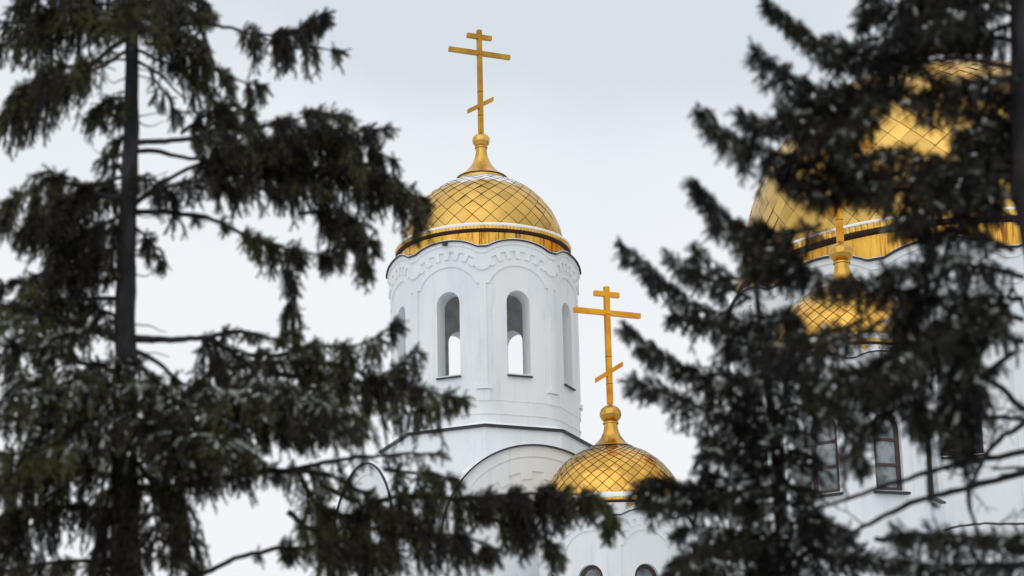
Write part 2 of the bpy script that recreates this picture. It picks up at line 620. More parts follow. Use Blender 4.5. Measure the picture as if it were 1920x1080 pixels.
def drum(parent, n, Rv, s, zc, z_bot, win, mf, phase_bays, du, thick, pil_z0=None, wall_mat=None, eave_d=0.14):
    """arcaded drum. s = metres per unit of relief; zc = centre height of the relief arches (units 59..105 above it)
    win = (half width, z0, z1). phase_bays = list of bay centres (radians)"""
    h = PI / n * Rv                      # half bay in metres
    k = h / 66.0                         # relief unit along the bay
    kz = s
    Re = 105.0

    def arc(R, u):
        uu = min(abs(u) / k, R * 0.999)
        return zc + kz * math.sqrt(R * R - uu * uu)
    us = [(-66 + 132 * i / 36) * k for i in range(37)]
    top = [(u, max(arc(Re, u), arc(Re, 57 * k))) for u in us]
    arche = [(u, max(arc(98, u), arc(98, 60 * k))) for u in us]
    # crenellated lower edge
    seg = []
    nseg = 13
    amax = math.radians(43)
    cren = []
    for i in range(nseg):
        a0 = -amax + 2 * amax * i / nseg; a1 = -amax + 2 * amax * (i + 1) / nseg
        rad = 86 if i % 2 == 1 else 72
        for a in (a0, a1):
            cren.append((rad * math.sin(a) * k, zc + kz * rad * math.cos(a)))
    lowL = [(-66 * k, zc + 46 * kz), (-62 * k, zc + 46.5 * kz), (-57 * k, zc + 49 * kz), (-52 * k, zc + 55 * kz)]
    lowR = [(-a, b) for a, b in reversed(lowL)]
    upper_low = lowL + cren + lowR
    # niche arch
    na = []
    for i in range(25):
        u = -53 + 106 * i / 24
        na.append((u * k, zc + kz * math.sqrt(59 ** 2 - u * u)))
    zsp = zc + 24 * kz
    pz = pil_z0
    niche = [(-66 * k, pz), (-60 * k, pz), (-60 * k, zsp - 2 * kz), (-53 * k, zsp - 2 * kz)] + na + [(53 * k, zsp - 2 * kz), (60 * k, zsp - 2 * kz), (60 * k, pz), (66 * k, pz)]
    wall = MB(); rel = MB(); eave = MB(); esn = MB(); inn = MB()
    for c in phase_bays:
        mm = bay_map(mf, Rv, c)
        hole = [arch_poly(0, win[0], win[1], win[2])]
        ol = [(-h, z_bot), (h, z_bot)] + list(reversed(top))
        plate(wall, ol, hole, mm, -thick, 0, du, False, key=('w', n, Rv))
        # inner skin
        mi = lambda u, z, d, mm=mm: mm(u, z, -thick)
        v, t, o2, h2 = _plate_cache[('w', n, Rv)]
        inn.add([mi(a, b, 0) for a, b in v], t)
        e = 0.035 * s / 0.0207
        plate(rel, niche + list(reversed(top)), [], mm, -0.01, e * 1.6, du, key=('n', n, Rv))
        plate(rel, upper_low + list(reversed(top)), [], mm, 0.0, e * 3.4, du, key=('u', n, Rv))
        plate(rel, arche + list(reversed(top)), [], mm, 0.0, e * 4.6, du, key=('a', n, Rv))
        # eave flashing and the snow on it
        tt = 2.2 * s
        e1 = [(a, b) for a, b in top] + [(a, b + tt) for a, b in reversed(top)]
        plate(eave, e1, [], mm, -0.30, e * 4.6 + eave_d * 0.5, du, key=('e', n, Rv))
        nn = len(top)
        # flashing top sheet
        vs = []
        for a, b in top:
            vs.append(mm(a, b + tt, e * 4.6 + eave_d * 0.5)); vs.append(mm(a, b + tt + 0.1, -0.45))
        eave.add(vs, [(2 * i, 2 * i + 2, 2 * i + 3, 2 * i + 1) for i in range(nn - 1)])
        e2 = [(a, b + tt + 0.003) for a, b in top] + [(a, b + tt + 0.02 + 0.02 * abs(math.sin(a * 3.1 + c * 5))) for a, b in reversed(top)]
        plate(esn, e2, [], mm, -0.20, e * 4.6 + eave_d * 0.30, du)
    W = wall.obj('drum_wall', wall_mat or M['plaster'], parent, True)
    rel.obj('arcade_relief', M['plaster'], W)
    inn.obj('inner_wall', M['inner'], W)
    E = eave.obj('eave_flashing', M['black'], parent)
    esn.obj('snow', M['snow'], E)
    return W


def zat(px, py, Y):
    return at(px, py, Y).z


# ================================================================== GROUND
g = MB()
G = 40
vs = []
for i in range(G + 1):
    for j in range(G + 1):
        x = (i / G - 0.5) * 2; y = (j / G - 0.5) * 2
        X = 1500 * x * abs(x) ** 1.0; Yy = 1500 * y * abs(y) ** 1.0
        vs.append((X, Yy, 0.12 * math.sin(X * 0.11) * math.cos(Yy * 0.09)))
fs = [(i * (G + 1) + j, (i + 1) * (G + 1) + j, (i + 1) * (G + 1) + j + 1, i * (G + 1) + j + 1) for i in range(G) for j in range(G)]
m = M['ground'] = mat('snowy_ground', (0.7, 0.72, 0.75), 0.8)
n = noise(m, 0.35, 8)
r = ramp(m, n.outputs['Fac'], [(0.40, (0.26, 0.24, 0.21)), (0.52, (0.66, 0.68, 0.71)), (0.7, (0.78, 0.80, 0.83))])
L(m, r.outputs['Color'], P(m, 'Base Color'))
struct(mesh_obj('ground', vs, fs, m, None, True))

# ================================================================== BELL TOWER
YB = 90.0
pB = at(909, 640, YB)
s = (YB * 1.0355) / FPX                  # metres per photo px at the tower axis


def zb(py, base=909):                    # axis height for a photo row
    return at(base, py, YB).z


BT = thing('bell_tower', 'white bell tower with gold dome and open arched belfry left of centre', 'tower', (pB.x, pB.y, 0))
Rv = 174 * s
mf, rf = make_map(8, Rv, 0.05)
bays = [R_(22.5 + 45 * k) for k in range(8)]
z_eave_top = zb(501)
zc = z_eave_top - 105 * s
W = drum(BT, 8, Rv, s, zc, zb(838), (23.5 * s, zb(741), zb(589)), mf, bays, 0.22, 0.72, pil_z0=zb(768))
# belt ledges, pilaster brackets
led = MB()
for zz, d, hh in ((zb(792), 0.02, 0.05), (zb(817), 0.035, 0.05)):
    vs = []; nn = 160
    for k in range(nn):
        th = 2 * PI * k / nn
        r0 = rf(th)
        for rr_, z2 in ((r0 - 0.02, zz + hh), (r0 + d, zz + hh), (r0 + d, zz), (r0 - 0.02, zz)):
            vs.append((rr_ * math.sin(th), -rr_ * math.cos(th), z2))
    led.add(vs, [(4 * k + j, 4 * ((k + 1) % nn) + j, 4 * ((k + 1) % nn) + j + 1, 4 * k + j + 1) for k in range(nn) for j in range(3)])
led.lathe([(Rv * 1.0 + 0.03, zb(838) - 0.3), (Rv + 0.03, zb(838) + 0.02), (Rv + 0.0, zb(836) + 0.04)], 96)
led.obj('ledge', M['plaster'], W)
for k in range(8):
    c0 = R_(45 * k) * Rv
    b = MB()
    plate(b, [(-14 * s, zb(772)), (14 * s, zb(772)), (14 * s, zb(766)), (-14 * s, zb(766))], [], lambda u, z, d: mf(u + c0, z, d), -0.02, 0.13, 0.2)
    plate(b, [(-11 * s, zb(793)), (11 * s, zb(793)), (11 * s, zb(773)), (-11 * s, zb(773))], [], lambda u, z, d: mf(u + c0, z, d), -0.02, 0.05, 0.2)
    b.obj('pilaster_bracket', M['plaster'], W)
# sills: dark sheet sloping outwards
for k in range(8):
    c0 = bays[k] * Rv
    b = MB()
    hw = 24.5 * s
    zs = zb(741)
    vs = []
    for (u, d, z) in ((-hw, 0.10, zs - 0.075), (hw, 0.10, zs - 0.075), (hw, -0.62, zs + 0.012), (-hw, -0.62, zs + 0.012), (-hw, 0.10, zs - 0.135), (hw, 0.10, zs - 0.135), (hw, 0.004, zs - 0.12), (-hw, 0.004, zs - 0.12)):
        vs.append(bay_map(mf, Rv, bays[k])(u, z, d))
    b.add(vs, [(0, 1, 2, 3), (0, 4, 5, 1), (4, 7, 6, 5), (0, 3, 7, 4), (1, 5, 6, 2)])
    b.obj('window_sill', M['black'], W)
# small dark clip under the eave
b = MB()
plate(b, [(-4 * s, z_eave_top - 7 * s), (4 * s, z_eave_top - 7 * s), (4 * s, z_eave_top - 1 * s), (-4 * s, z_eave_top - 1 * s)], [],
      lambda u, z, d: mf(u - R_(22.5) * Rv, z, d), 0.1, 0.30, 0.2)
b.obj('bracket', M['black'], W)
# belfry floor and ceiling
b = MB()
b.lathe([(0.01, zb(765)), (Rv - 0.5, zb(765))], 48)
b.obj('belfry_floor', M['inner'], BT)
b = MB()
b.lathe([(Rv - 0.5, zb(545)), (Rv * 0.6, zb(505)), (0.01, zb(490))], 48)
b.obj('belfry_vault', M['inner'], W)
# dome
gd = gold_tiles('gold_lozenge_tiles', (0.70, 0.445, 0.125), 0.30, snow_z=zb(480) + 155 * s * 0.76)
Rd = 155 * s
D = tiled_dome(BT, Rd, zb(480), R_(73), R_(-6), 28, gd)
rim(BT, 167 * s, zb(475), 6.5 * s, 159 * s, zb(516), 150, True, Rd)
neck_and_cross(D, 47 * s, zb(335), 17 * s, zb(264, 903), zb(250, 903), zb(57, 900), (25.5 * s, 64 * s, 26.5 * s, 0.60), 24, 8.6 * s, 16)
# octagonal skirt roof with black edge
R8 = 200 * s
sk = MB()
zo = zb(841)
v8 = [(R8 * math.sin(R_(45 * k)), -R8 * math.cos(R_(45 * k))) for k in range(8)]
sk.add([(x, y, zo) for x, y in v8] + [(x * 0.86, y * 0.86, zo + 0.20) for x, y in v8] + [(x, y, zo - 0.09) for x, y in v8] + [(x * .97, y * .97, zo - 0.09) for x, y in v8],
       [(k, (k + 1) % 8, 8 + (k + 1) % 8, 8 + k) for k in range(8)] + [(16 + k, 16 + (k + 1) % 8, (k + 1) % 8, k) for k in range(8)] + [(24 + k, 24 + (k + 1) % 8, 16 + (k + 1) % 8, 16 + k) for k in range(8)])
SK = sk.obj('skirt_roof', M['black'], BT)
sn = MB()
sn.add([(x * 0.985, y * 0.985, zo + 0.028) for x, y in v8] + [(x * 0.87, y * 0.87, zo + 0.24) for x, y in v8], [(k, (k + 1) % 8, 8 + (k + 1) % 8, 8 + k) for k in range(8)])
sn.obj('snow', M['snow'], SK)
ob = MB()
ob.add([(x * .97, y * .97, zo - 0.085) for x, y in v8] + [(x * .97, y * .97, zb(1100)) for x, y in v8], [(8 + k, 8 + (k + 1) % 8, (k + 1) % 8, k) for k in range(8)])
ob.obj('octagon_wall', M['plaster'], BT)
# square stage with round gables, normals at 22.5 deg + 90k
A = 238 * s
rg = 185 * s
zg_top = zb(838) - 0 * s
# crown height of the front gable: solve at the gable's own plan position
gx = pB.x + A * math.sin(R_(22.5)); gy = pB.y - A * math.cos(R_(22.5))
zcr = at(1000, 838, gy).z
zgc = zcr - rg
body = MB(); groof = MB(); grooft = MB(); grel = MB()
for k in range(4):
    ph = R_(22.5 + 90 * k)

    def fm(u, z, d, ph=ph):
        x = (A + d) * math.sin(ph) + u * math.cos(ph)
        y = -(A + d) * math.cos(ph) + u * math.sin(ph)
        return (x, y, z)
    arcp = [(rg * math.cos(PI * i / 40), zgc + rg * math.sin(PI * i / 40)) for i in range(41)]
    ol = [(-A, 0.0), (A, 0.0), (A, zgc - 0.4), (rg, zgc - 0.1)] + arcp + [(-rg, zgc - 0.1), (-A, zgc - 0.4)]
    body_holes = []
    plate(body, ol, [], fm, -0.6, 0, 1.2, False, key=('bt', 1))
    # roof barrel: black edge, white sheet top, thick
    e1 = arcp + [(a * 1.014, zgc + (b - zgc) * 1.014) for a, b in reversed(arcp)]
    plate(groof, e1, [], fm, 0.14, 0.22, 0.4, True, key=('btr', 1))
    plate(grooft, e1, [], fm, -1.9, 0.138, 0.4, True, key=('btr', 1))
    # inner archivolt and crenels
    r1 = rg * 0.90
    a1 = [(r1 * math.cos(PI * i / 36), zgc + r1 * math.sin(PI * i / 36)) for i in range(37)]
    a0 = [((rg - 0.01) * math.cos(PI * i / 36), zgc + (rg - 0.01) * math.sin(PI * i / 36)) for i in range(37)]
    plate(grel, a0 + list(reversed(a1)), [], fm, 0, 0.10, 0.4, key=('g1', 1))
    cr_ = []
    for i in range(19):
        aa0 = PI * i / 19; aa1 = PI * (i + 1) / 19
        rad = rg * (0.76 if i % 2 else 0.69)
        cr_ += [(rad * math.cos(aa0), zgc + rad * math.sin(aa0)), (rad * math.cos(aa1), zgc + rad * math.sin(aa1))]
    plate(grel, a0 + list(reversed(cr_)), [], fm, 0, 0.06, 0.4, key=('g2', 1))
    # raised corner pilasters
    for sg in (-1, 1):
        x0, x1 = sorted((sg * A * 0.86, sg * (A - 0.0)))
        plate(grel, [(x0, 0.5), (x1, 0.5), (x1, zgc - 0.45), (x0, zgc - 0.45)], [], fm, 0, 0.12, 1.5)
B = body.obj('tower_body', M['plaster'], BT)
grel.obj('gable_relief', M['plaster'], B)
GR = grooft.obj('gable_roof', M['snow'], BT)
groof.obj('flashing', M['black'], GR)
b = MB()
b.add([(A * 1.0 * (math.sin(R_(22.5 + 90 * k)) + math.cos(R_(22.5 + 90 * k))), A * (-math.cos(R_(22.5 + 90 * k)) + math.sin(R_(22.5 + 90 * k))), zgc - 0.4) for k in range(4)] + [(0, 0, zgc + 1.5)], [(k, (k + 1) % 4, 4) for k in range(4)])
b.obj('base_roof', M['snow'], BT)


# ================================================================== SMALL TOWERS
def glazed_window(parent, mm, hw, z0, z1, depth, fw, bars, sill=True):
    ol = arch_poly(0, hw, z0, z1)
    inner = arch_poly(0, hw - fw, z0 + fw, z1 - fw)
    # split the light into panes with transoms
    holes = []
    zz = [z0 + fw] + bars + [None]
    half = hw - fw
    for i in range(len(zz) - 1):
        a = zz[i] + (fw * 0.35 if i else 0)
        if zz[i + 1] is None:
            holes.append(arch_poly(0, half, a, z1 - fw))
        else:
            b_ = zz[i + 1] - fw * 0.35
            holes.append([(-half, a), (half, a), (half, b_), (-half, b_)])
    f = MB()
    plate(f, ol, holes, mm, -depth - 0.08, -depth, 0.3)
    F = f.obj('window', M['frame'], parent)
    g_ = MB()
    v, t, o2, h2 = plate_tri(inner, [], 0.3)
    g_.add([mm(a, b, -depth - 0.05) for a, b in v], t)
    g_.obj('pane', M['glass'], F)
    if sill:
        q = MB()
        hs = hw + 0.10
        vs = [mm(u, z, d) for (u, d, z) in ((-hs, 0.16, z0 - 0.06), (hs, 0.16, z0 - 0.06), (hs, -depth, z0 + 0.03), (-hs, -depth, z0 + 0.03), (-hs, 0.16, z0 - 0.13), (hs, 0.16, z0 - 0.13), (hs, 0.003, z0 - 0.12), (-hs, 0.003, z0 - 0.12))]
        q.add(vs, [(0, 1, 2, 3), (0, 4, 5, 1), (4, 7, 6, 5), (0, 3, 7, 4), (1, 5, 6, 2)])
        q.obj('sill', M['black'], F)
    return F


YA = 84.0
pA = at(1151, 966, YA)
sA = YA * 1.021 / FPX


def za(py, px=1150):
    return at(px, py, YA).z


AT = thing('cupola_tower', 'small white tower with gold dome and cross in front of the bell tower base', 'tower', (pA.x, pA.y, 0), 'small gold cupola towers')
RvA = 139 * sA
mfa, rfa = make_map(8, RvA, 0.05)
kA = 139 / 174
zeA = za(981)
zcA = zeA - 105 * sA * kA
WA = drum(AT, 8, RvA, sA * kA, zcA, -5.0, (25 * sA, zcA - 142 * sA, za(1079)), mfa, bays, 0.22, 0.5, pil_z0=-5.0)
zwt = za(1079); zw0 = zcA - 142 * sA
for k in range(8):
    c0 = bays[k] * RvA
    glazed_window(WA, bay_map(mfa, RvA, bays[k]), 24.5 * sA, zw0, zwt, 0.16, 0.13, [zw0 + (zwt - zw0) * 0.34, zw0 + (zwt - zw0) * 0.66])
b = MB()
b.lathe([(RvA * 0.97, za(961) - 0.02), (RvA * 0.955, za(1000))], 80)
b.obj('upper_wall', M['plaster'], AT, True)
gdA = gold_tiles('polished_gold_lozenge_tiles', (0.78, 0.45, 0.10), 0.10, rspread=0.06)
DA = tiled_dome(AT, 134 * sA, za(967), R_(72), R_(-2), 34, gdA, pit=0.006)
M['shine'] = gdA
rim(AT, 139 * sA, za(961), 5.5 * sA, 135 * sA, za(969), 120, True, 134 * sA)
neck_and_cross(DA, 41 * sA, za(841), 20.5 * sA, za(777, 1142), za(758, 1141), za(538, 1133), (26 * sA, 70 * sA, 28 * sA, 0.64), 24, 9.5 * sA, 24, gdA, M['cross_orange'])


def copy_tree(o, parent=None):
    c = o.copy()
    C.objects.link(c)
    c.parent = parent
    if o.parent:
        c.matrix_parent_inverse = o.matrix_parent_inverse.copy()
    for ch in list(o.children):
        copy_tree(ch, c)
    return c


# second small tower: in front of the big drum
ratio = 1.14
YS = YA / ratio
pS = at(1577, 475, YS)
za_ball = za(777, 1142)
ST = copy_tree(AT)
ST.location = (pS.x, pS.y, pS.z - za_ball)
ST.rotation_euler = (0, 0, R_(-6.5))
ST['label'] = 'small white tower with gold dome in front of the big dome, behind spruce branches'

# ================================================================== MAIN CATHEDRAL DRUM AND DOME
YC = 96.0
sC = YC * 1.035 / FPX
pC = at(1795, 515, YC)


def zk(py, px=1795):
    return at(px, py, YC).z


CT = thing('cathedral', 'white cathedral with the largest gold dome, half hidden by the right spruce', 'church', (pC.x, pC.y, 0))
CT.rotation_euler = (0, 0, R_(-14))
RC = 427 * sC
mfc, rfc = make_map(12, RC, 0.012, phase=R_(15))
baysC = [R_(30 * k) for k in range(12)]
kc = (PI / 12 * RC) / 66.0
zeC = zk(573)
zcC = zeC - 105 * kc * 0.86
zC0 = zk(942, 1820)
WC = drum(CT, 12, RC, kc * 0.86, zcC, 9.0, (44 * sC, zC0, zk(724, 1810)), mfc, baysC, 0.45, 0.8, pil_z0=9.0, eave_d=0.25)
for k in range(12):
    c0 = baysC[k] * RC
    z1 = zk(724, 1810)
    glazed_window(WC, bay_map(mfc, RC, baysC[k]), 43.5 * sC, zC0, z1, 0.22, 0.22, [zC0 + (z1 - zC0) * 0.3, zC0 + (z1 - zC0) * 0.62])
gdC = gold_tiles('big_dome_gold_tiles', (0.72, 0.455, 0.125), 0.26, snow_z=zk(500) + 402 * sC * 0.80)
DC = tiled_dome(CT, 402 * sC, zk(500), R_(76), R_(-7), 56, gdC)
rim(CT, 416 * sC, zk(527), 11 * sC, 404 * sC, zk(604), 220, True, 402 * sC)
neck_and_cross(DC, 95 * sC, zk(113, 1765), 38 * sC, zk(-70, 1750), zk(-108, 1750), zk(-560, 1720), (60 * sC, 150 * sC, 62 * sC, 0.6), 24, 19 * sC, 16)
# church body under the drums, below the frame
b = MB()
xm = pC.x


def cb(x0, x1, y0, y1, z0, z1):
    b.box(((x0 + x1) / 2 - pC.x, (y0 + y1) / 2 - pC.y, (z0 + z1) / 2), (x1 - x0, y1 - y0, z1 - z0))


cb(pC.x - 13, pC.x + 13, pC.y - 13, pC.y + 13, 0, 9.0)
b.obj('nave_wall', M['plaster'], CT)
for k in range(4):
    ph = R_(90 * k)
    for c in (-8.6, 0, 8.6):
        rgk = 4.2

        def fm(u, z, d, ph=ph, c=c):
            return ((13 + d) * math.sin(ph) + (u + c) * math.cos(ph), -(13 + d) * math.cos(ph) + (u + c) * math.sin(ph), z)
        b = MB()
        ap = [(rgk * math.cos(PI * i / 24), 9.0 + rgk * 0.7 * math.sin(PI * i / 24)) for i in range(25)]
        plate(b, ap, [], fm, -0.5, 0.05, 1.0)
        b.obj('gable', M['plaster'], CT)

# ================================================================== TREES
NS = 34
tp = []
for k in range(NS):
    a = 2.39996 * k + 0.3 * math.sin(k * 7)
    z = 0.02 + 0.9 * k / NS
    rl = 0.021 * (1.0 if z < 0.8 else 0.75)
    hw_ = 0.034
    tp.append(((math.cos(a) * 0.001, math.sin(a) * 0.001, z - hw_), (math.cos(a) * 0.001, math.sin(a) * 0.001, z + hw_), (math.cos(a) * rl, math.sin(a) * rl, z + 0.12)))
for a in (0, PI / 2):
    cx, sx_ = 0.0032 * math.cos(a), 0.0032 * math.sin(a)
    tp.append(((cx, sx_, 0), (-cx, -sx_, 0), (0, 0, 1.0)))
TPL = np.array(tp).reshape(-1, 3)      # (3*T, 3): xy metres, z fraction of length


def shoots_object(name, Pn, Dn, Ln, Wn, material, parent):
    n = len(Pn)
    Dn = Dn / np.linalg.norm(Dn, axis=1, keepdims=True)
    up = np.tile(np.array([[0.31, 0.52, 0.79]]), (n, 1))
    b1 = np.cross(Dn, up); b1 /= np.linalg.norm(b1, axis=1, keepdims=True)
    b2 = np.cross(Dn, b1)
    ph = rng.uniform(0, 2 * PI, n)[:, None]
    c1 = b1 * np.cos(ph) + b2 * np.sin(ph); c2 = -b1 * np.sin(ph) + b2 * np.cos(ph)
    T = TPL
    V = (Pn[:, None, :] + (T[None, :, 0:1] * c1[:, None, :] + T[None, :, 1:2] * c2[:, None, :]) * Wn[:, None, None]
         + T[None, :, 2:3] * Dn[:, None, :] * Ln[:, None, None])
    # shoots bend down a little under their own weight
    V[:, :, 2] -= (T[None, :, 2] ** 2) * (Ln[:, None] * 0.12)
    V = V.reshape(-1, 3).astype(np.float32)
    me = bpy.data.meshes.new(name)
    nv = len(V); nf = nv // 3
    me.vertices.add(nv)
    me.vertices.foreach_set('co', V.ravel())
    me.loops.add(nv)
    me.loops.foreach_set('vertex_index', np.arange(nv, dtype=np.int32))
    me.polygons.add(nf)
    me.polygons.foreach_set('loop_start', np.arange(0, nv, 3, dtype=np.int32))
    me.update(calc_edges=True)
    me.materials.append(material)
    o = bpy.data.objects.new(name, me)
    C.objects.link(o)
    o.parent = parent
    return o


def smooth_path(pts, step):
    """Catmull-Rom through 3D pts"""
    P_ = [np.array(p, float) for p in pts]
    P_ = [2 * P_[0] - P_[1]] + P_ + [2 * P_[-1] - P_[-2]]
    out = []
    for i in range(1, len(P_) - 2):
        p0, p1, p2, p3 = P_[i - 1:i + 3]
        n_ = max(2, int(np.linalg.norm(p2 - p1) / step))
        for k in range(n_):
            t = k / n_
            out.append(0.5 * ((2 * p1) + (-p0 + p2) * t + (2 * p0 - 5 * p1 + 4 * p2 - p3) * t * t + (-p0 + 3 * p1 - 3 * p2 + p3) * t ** 3))
    out.append(P_[-2])
    return np.array(out)


def tube(mb, path, r0, r1, sides=6, wob=0.0):
    n_ = len(path)
    base = len(mb.v)
    for i in range(n_):
        t = i / (n_ - 1)
        d = path[min(i + 1, n_ - 1)] - path[max(i - 1, 0)]
        d = d / (np.linalg.norm(d) + 1e-9)
        ref = np.array([0, 1, 0.01]) if abs(d[1]) < 0.9 else np.array([1, 0, 0.01])
        a = np.cross(d, ref); a /= np.linalg.norm(a)
        b_ = np.cross(d, a)
        rr_ = (r0 + (r1 - r0) * t) * (1 + (random.uniform(-wob, wob) if wob else 0))
        for k in range(sides):
            q = path[i] + rr_ * (math.cos(2 * PI * k / sides) * a + math.sin(2 * PI * k / sides) * b_)
            mb.v.append(tuple(q))
    for i in range(n_ - 1):
        for k in range(sides):
            k2 = (k + 1) % sides
            mb.f.append((base + i * sides + k, base + i * sides + k2, base + (i + 1) * sides + k2, base + (i + 1) * sides + k))
    mb.f.append(tuple(base + (n_ - 1) * sides + k for k in range(sides)))


class Tree:
    def __init__(s, name, label, Y, trunk_pts, needles, bark, group, width=1.0, bare_group=None):
        """trunk_pts: (px,py,radius px) measured up the stem; continues straight down to the ground"""
        s.Y = Y; s.m = Y * 1.03 / FPX
        P3 = [at(a, b_, Y) for a, b_, _ in trunk_pts]
        foot = P3[-1].copy()
        s.root = thing(name, label, 'tree', (foot.x, foot.y, 0), group)
        s.o = np.array([foot.x, foot.y, 0.0])
        s.needles = needles; s.bark = bark; s.width = width
        s.P = []; s.D = []; s.Ln = []; s.W = []; s.F = []
        s.SP = []; s.SD = []
        s.tw = MB()
        path = [np.array(p) - s.o for p in P3] + [np.array([0.0, 0, -0.2])]
        rad = [r_ * s.m for *_, r_ in trunk_pts]
        rad.append(rad[-1] * 1.5)
        mb = MB()
        # tapered trunk with a slight flare and unevenness
        allp = []; allr = []
        for i in range(len(path) - 1):
            n_ = max(2, int(np.linalg.norm(path[i + 1] - path[i]) / 0.10))
            for k in range(n_):
                t = k / n_
                allp.append(path[i] * (1 - t) + path[i + 1] * t)
                allr.append(rad[i] * (1 - t) + rad[i + 1] * t)
        base = 0; sd_ = 14
        for i, (p, rr_) in enumerate(zip(allp, allr)):
            for k in range(sd_):
                a = 2 * PI * k / sd_
                q = rr_ * (1 + 0.10 * math.sin(3 * a + i * 0.31) * math.sin(i * 0.7) + random.uniform(-0.05, 0.05))
                mb.v.append((p[0] + q * math.cos(a), p[1] + q * math.sin(a), p[2]))
        for i in range(len(allp) - 1):
            for k in range(sd_):
                k2 = (k + 1) % sd_
                mb.f.append((i * sd_ + k, (i + 1) * sd_ + k, (i + 1) * sd_ + k2, i * sd_ + k2))
        mb.obj('trunk', bark, s.root, True)

    def shoot(s, p, d, l, w=1.0, fr=False):
        s.P.append(p); s.D.append(d); s.Ln.append(l); s.W.append(w * s.width); s.F.append(fr)

    def limb(s, pts, r0, dy=0.0, dens=26, droop=0.35, spread=0.30, up=0.35, t0=0.12, r1=1.2, snow=0.0, clump=5.0, y0=0.0, side=1.0, bare=False, fan=0.35):
        dens *= s.dm; droop *= s.hm
        Y = s.Y
        n_ = len(pts)
        P3 = [np.array(at(a, b_, Y + y0 + dy * i / (n_ - 1))) - s.o for i, (a, b_) in enumerate(pts)]
        path = smooth_path(P3, 0.05)
        # small crooks
        for i in range(1, len(path) - 1):
            path[i] += rng.normal(0, 0.004, 3)
        mb = MB()
        tube(mb, path, r0 * s.m, r1 * s.m, 7, 0.08)
        mb.obj('branch', s.bark, s.root, True)
        if bare:
            return
        seg = np.linalg.norm(np.diff(path, axis=0), axis=1)
        Ltot = seg.sum()
        cum = np.concatenate([[0], np.cumsum(seg)])
        ns = int(dens * Ltot)
        ph1, ph2, ph3 = rng.uniform(0, 6.28, 3)
        for k in range(ns):
            t = t0 + (1 - t0) * (k + rng.random()) / ns
            q = t * Ltot
            if s.bunch:
                cell = round(q / s.bunch)
                q = cell * s.bunch + s.bunch * 0.3 * math.sin(cell * 2.7 + ph3) + rng.normal(0, 0.018)
                q = min(max(q, t0 * Ltot * 0.9), Ltot * 0.995); t = q / Ltot
            i = min(len(path) - 2, int(np.searchsorted(cum, q) - 1)); i = max(i, 0)
            p = path[i] + (path[i + 1] - path[i]) * ((q - cum[i]) / max(seg[i], 1e-6))
            tang = path[i + 1] - path[i]; tang = tang / (np.linalg.norm(tang) + 1e-9)
            hor = np.array([-tang[1], tang[0], 0.0]); hor /= (np.linalg.norm(hor) + 1e-6)
            # clumping along the limb: lobes and gaps
            cl = 0.5 + 0.5 * math.sin(q * clump + ph1) * math.sin(q * clump * 0.43 + ph2)
            if s.bunch:
                cl = 0.45 * cl + 0.55 * (0.5 + 0.5 * math.sin(round(q / s.bunch) * 12.9898 + ph2 * 7))
            env = min(1.0, (1 - t) * 2.4 + 0.30) * min(1, (t - t0) * 6 + 0.35)
            h = droop * env * (0.25 + 0.75 * cl) * rng.uniform(0.45, 1.15)
            lat = spread * rng.uniform(0.1, 1) * env * rng.choice([-1, 1])
            d0 = hor * lat + tang * abs(lat) * rng.uniform(0.1, 0.9) + np.array([0, 0, rng.uniform(-0.05, 0.12)]) * abs(lat)
            end1 = p + d0
            fx = tang * rng.normal(0.15, fan) + hor * rng.normal(0, fan)
            end2 = end1 + np.array([0, 0, -h]) + fx * h * 0.5
            nseg = max(3, int((abs(lat) + h) / s.gap))
            prev = p
            sv = np.cross(d0, [0, 0, 1.0]); sv = sv / (np.linalg.norm(sv) + 1e-6)
            vv = tang * rng.normal(0, 1) + sv * rng.normal(0, 1); vv /= np.linalg.norm(vv) + 1e-6
            for j in range(1, nseg + 1):
                u = j / nseg
                a_ = p * (1 - u) ** 2 + end1 * 2 * u * (1 - u) + end2 * u * u if u < 1 else end2
                dd = a_ - prev; dl = np.linalg.norm(dd) + 1e-9; dd = dd / dl
                # the twig itself carries needles, side shoots leave it alternately
                s.shoot(prev, dd, dl * 1.25, 0.9)
                for sg in ((-1, 1) if rng.random() < 0.6 else (rng.choice([-1, 1]),)):
                    d = dd * rng.uniform(0.5, 1.0) + sg * vv * rng.uniform(0.3, 0.8) * side + rng.normal(0, 0.18, 3)
                    d[2] -= s.sag * u
                    d = d / np.linalg.norm(d)
                    ll = rng.uniform(s.sl[0], s.sl[1]) * (1.1 - 0.45 * u)
                    s.shoot(a_, d, ll, rng.uniform(0.75, 1.1), snow > 0 and u < 0.7 and rng.random() < snow * 5)
                    if snow > 0 and rng.random() < snow * 1.6 and d[2] > -0.85:
                        s.SP.append(a_ + d * ll * 0.5 + np.array([0, -0.004, 0.016])); s.SD.append(d)
                prev = a_
            if rng.random() < 0.5:
                tube(s.tw, np.array([p, (p + end1) / 2 + np.array([0, 0, .01]), end1 * 0.75 + end2 * 0.25, end2]), 0.004, 0.002, 3)
            # short upright tips along the top
            if rng.random() < up:
                for _ in range(rng.integers(1, 3)):
                    d = np.array([0, 0, rng.uniform(0.35, 1)]) + tang * rng.uniform(0.1, 0.9) + hor * rng.normal(0, 0.4)
                    s.shoot(p + d * 0.02, d, rng.uniform(0.06, 0.13), 0.95)
        # tip star
        tang = path[-1] - path[-3]; tang = tang / np.linalg.norm(tang)
        for _ in range(9):
            s.shoot(path[-1] - tang * rng.uniform(0, 0.12), tang + rng.normal(0, 0.45, 3), rng.uniform(0.07, 0.14), 1.0)

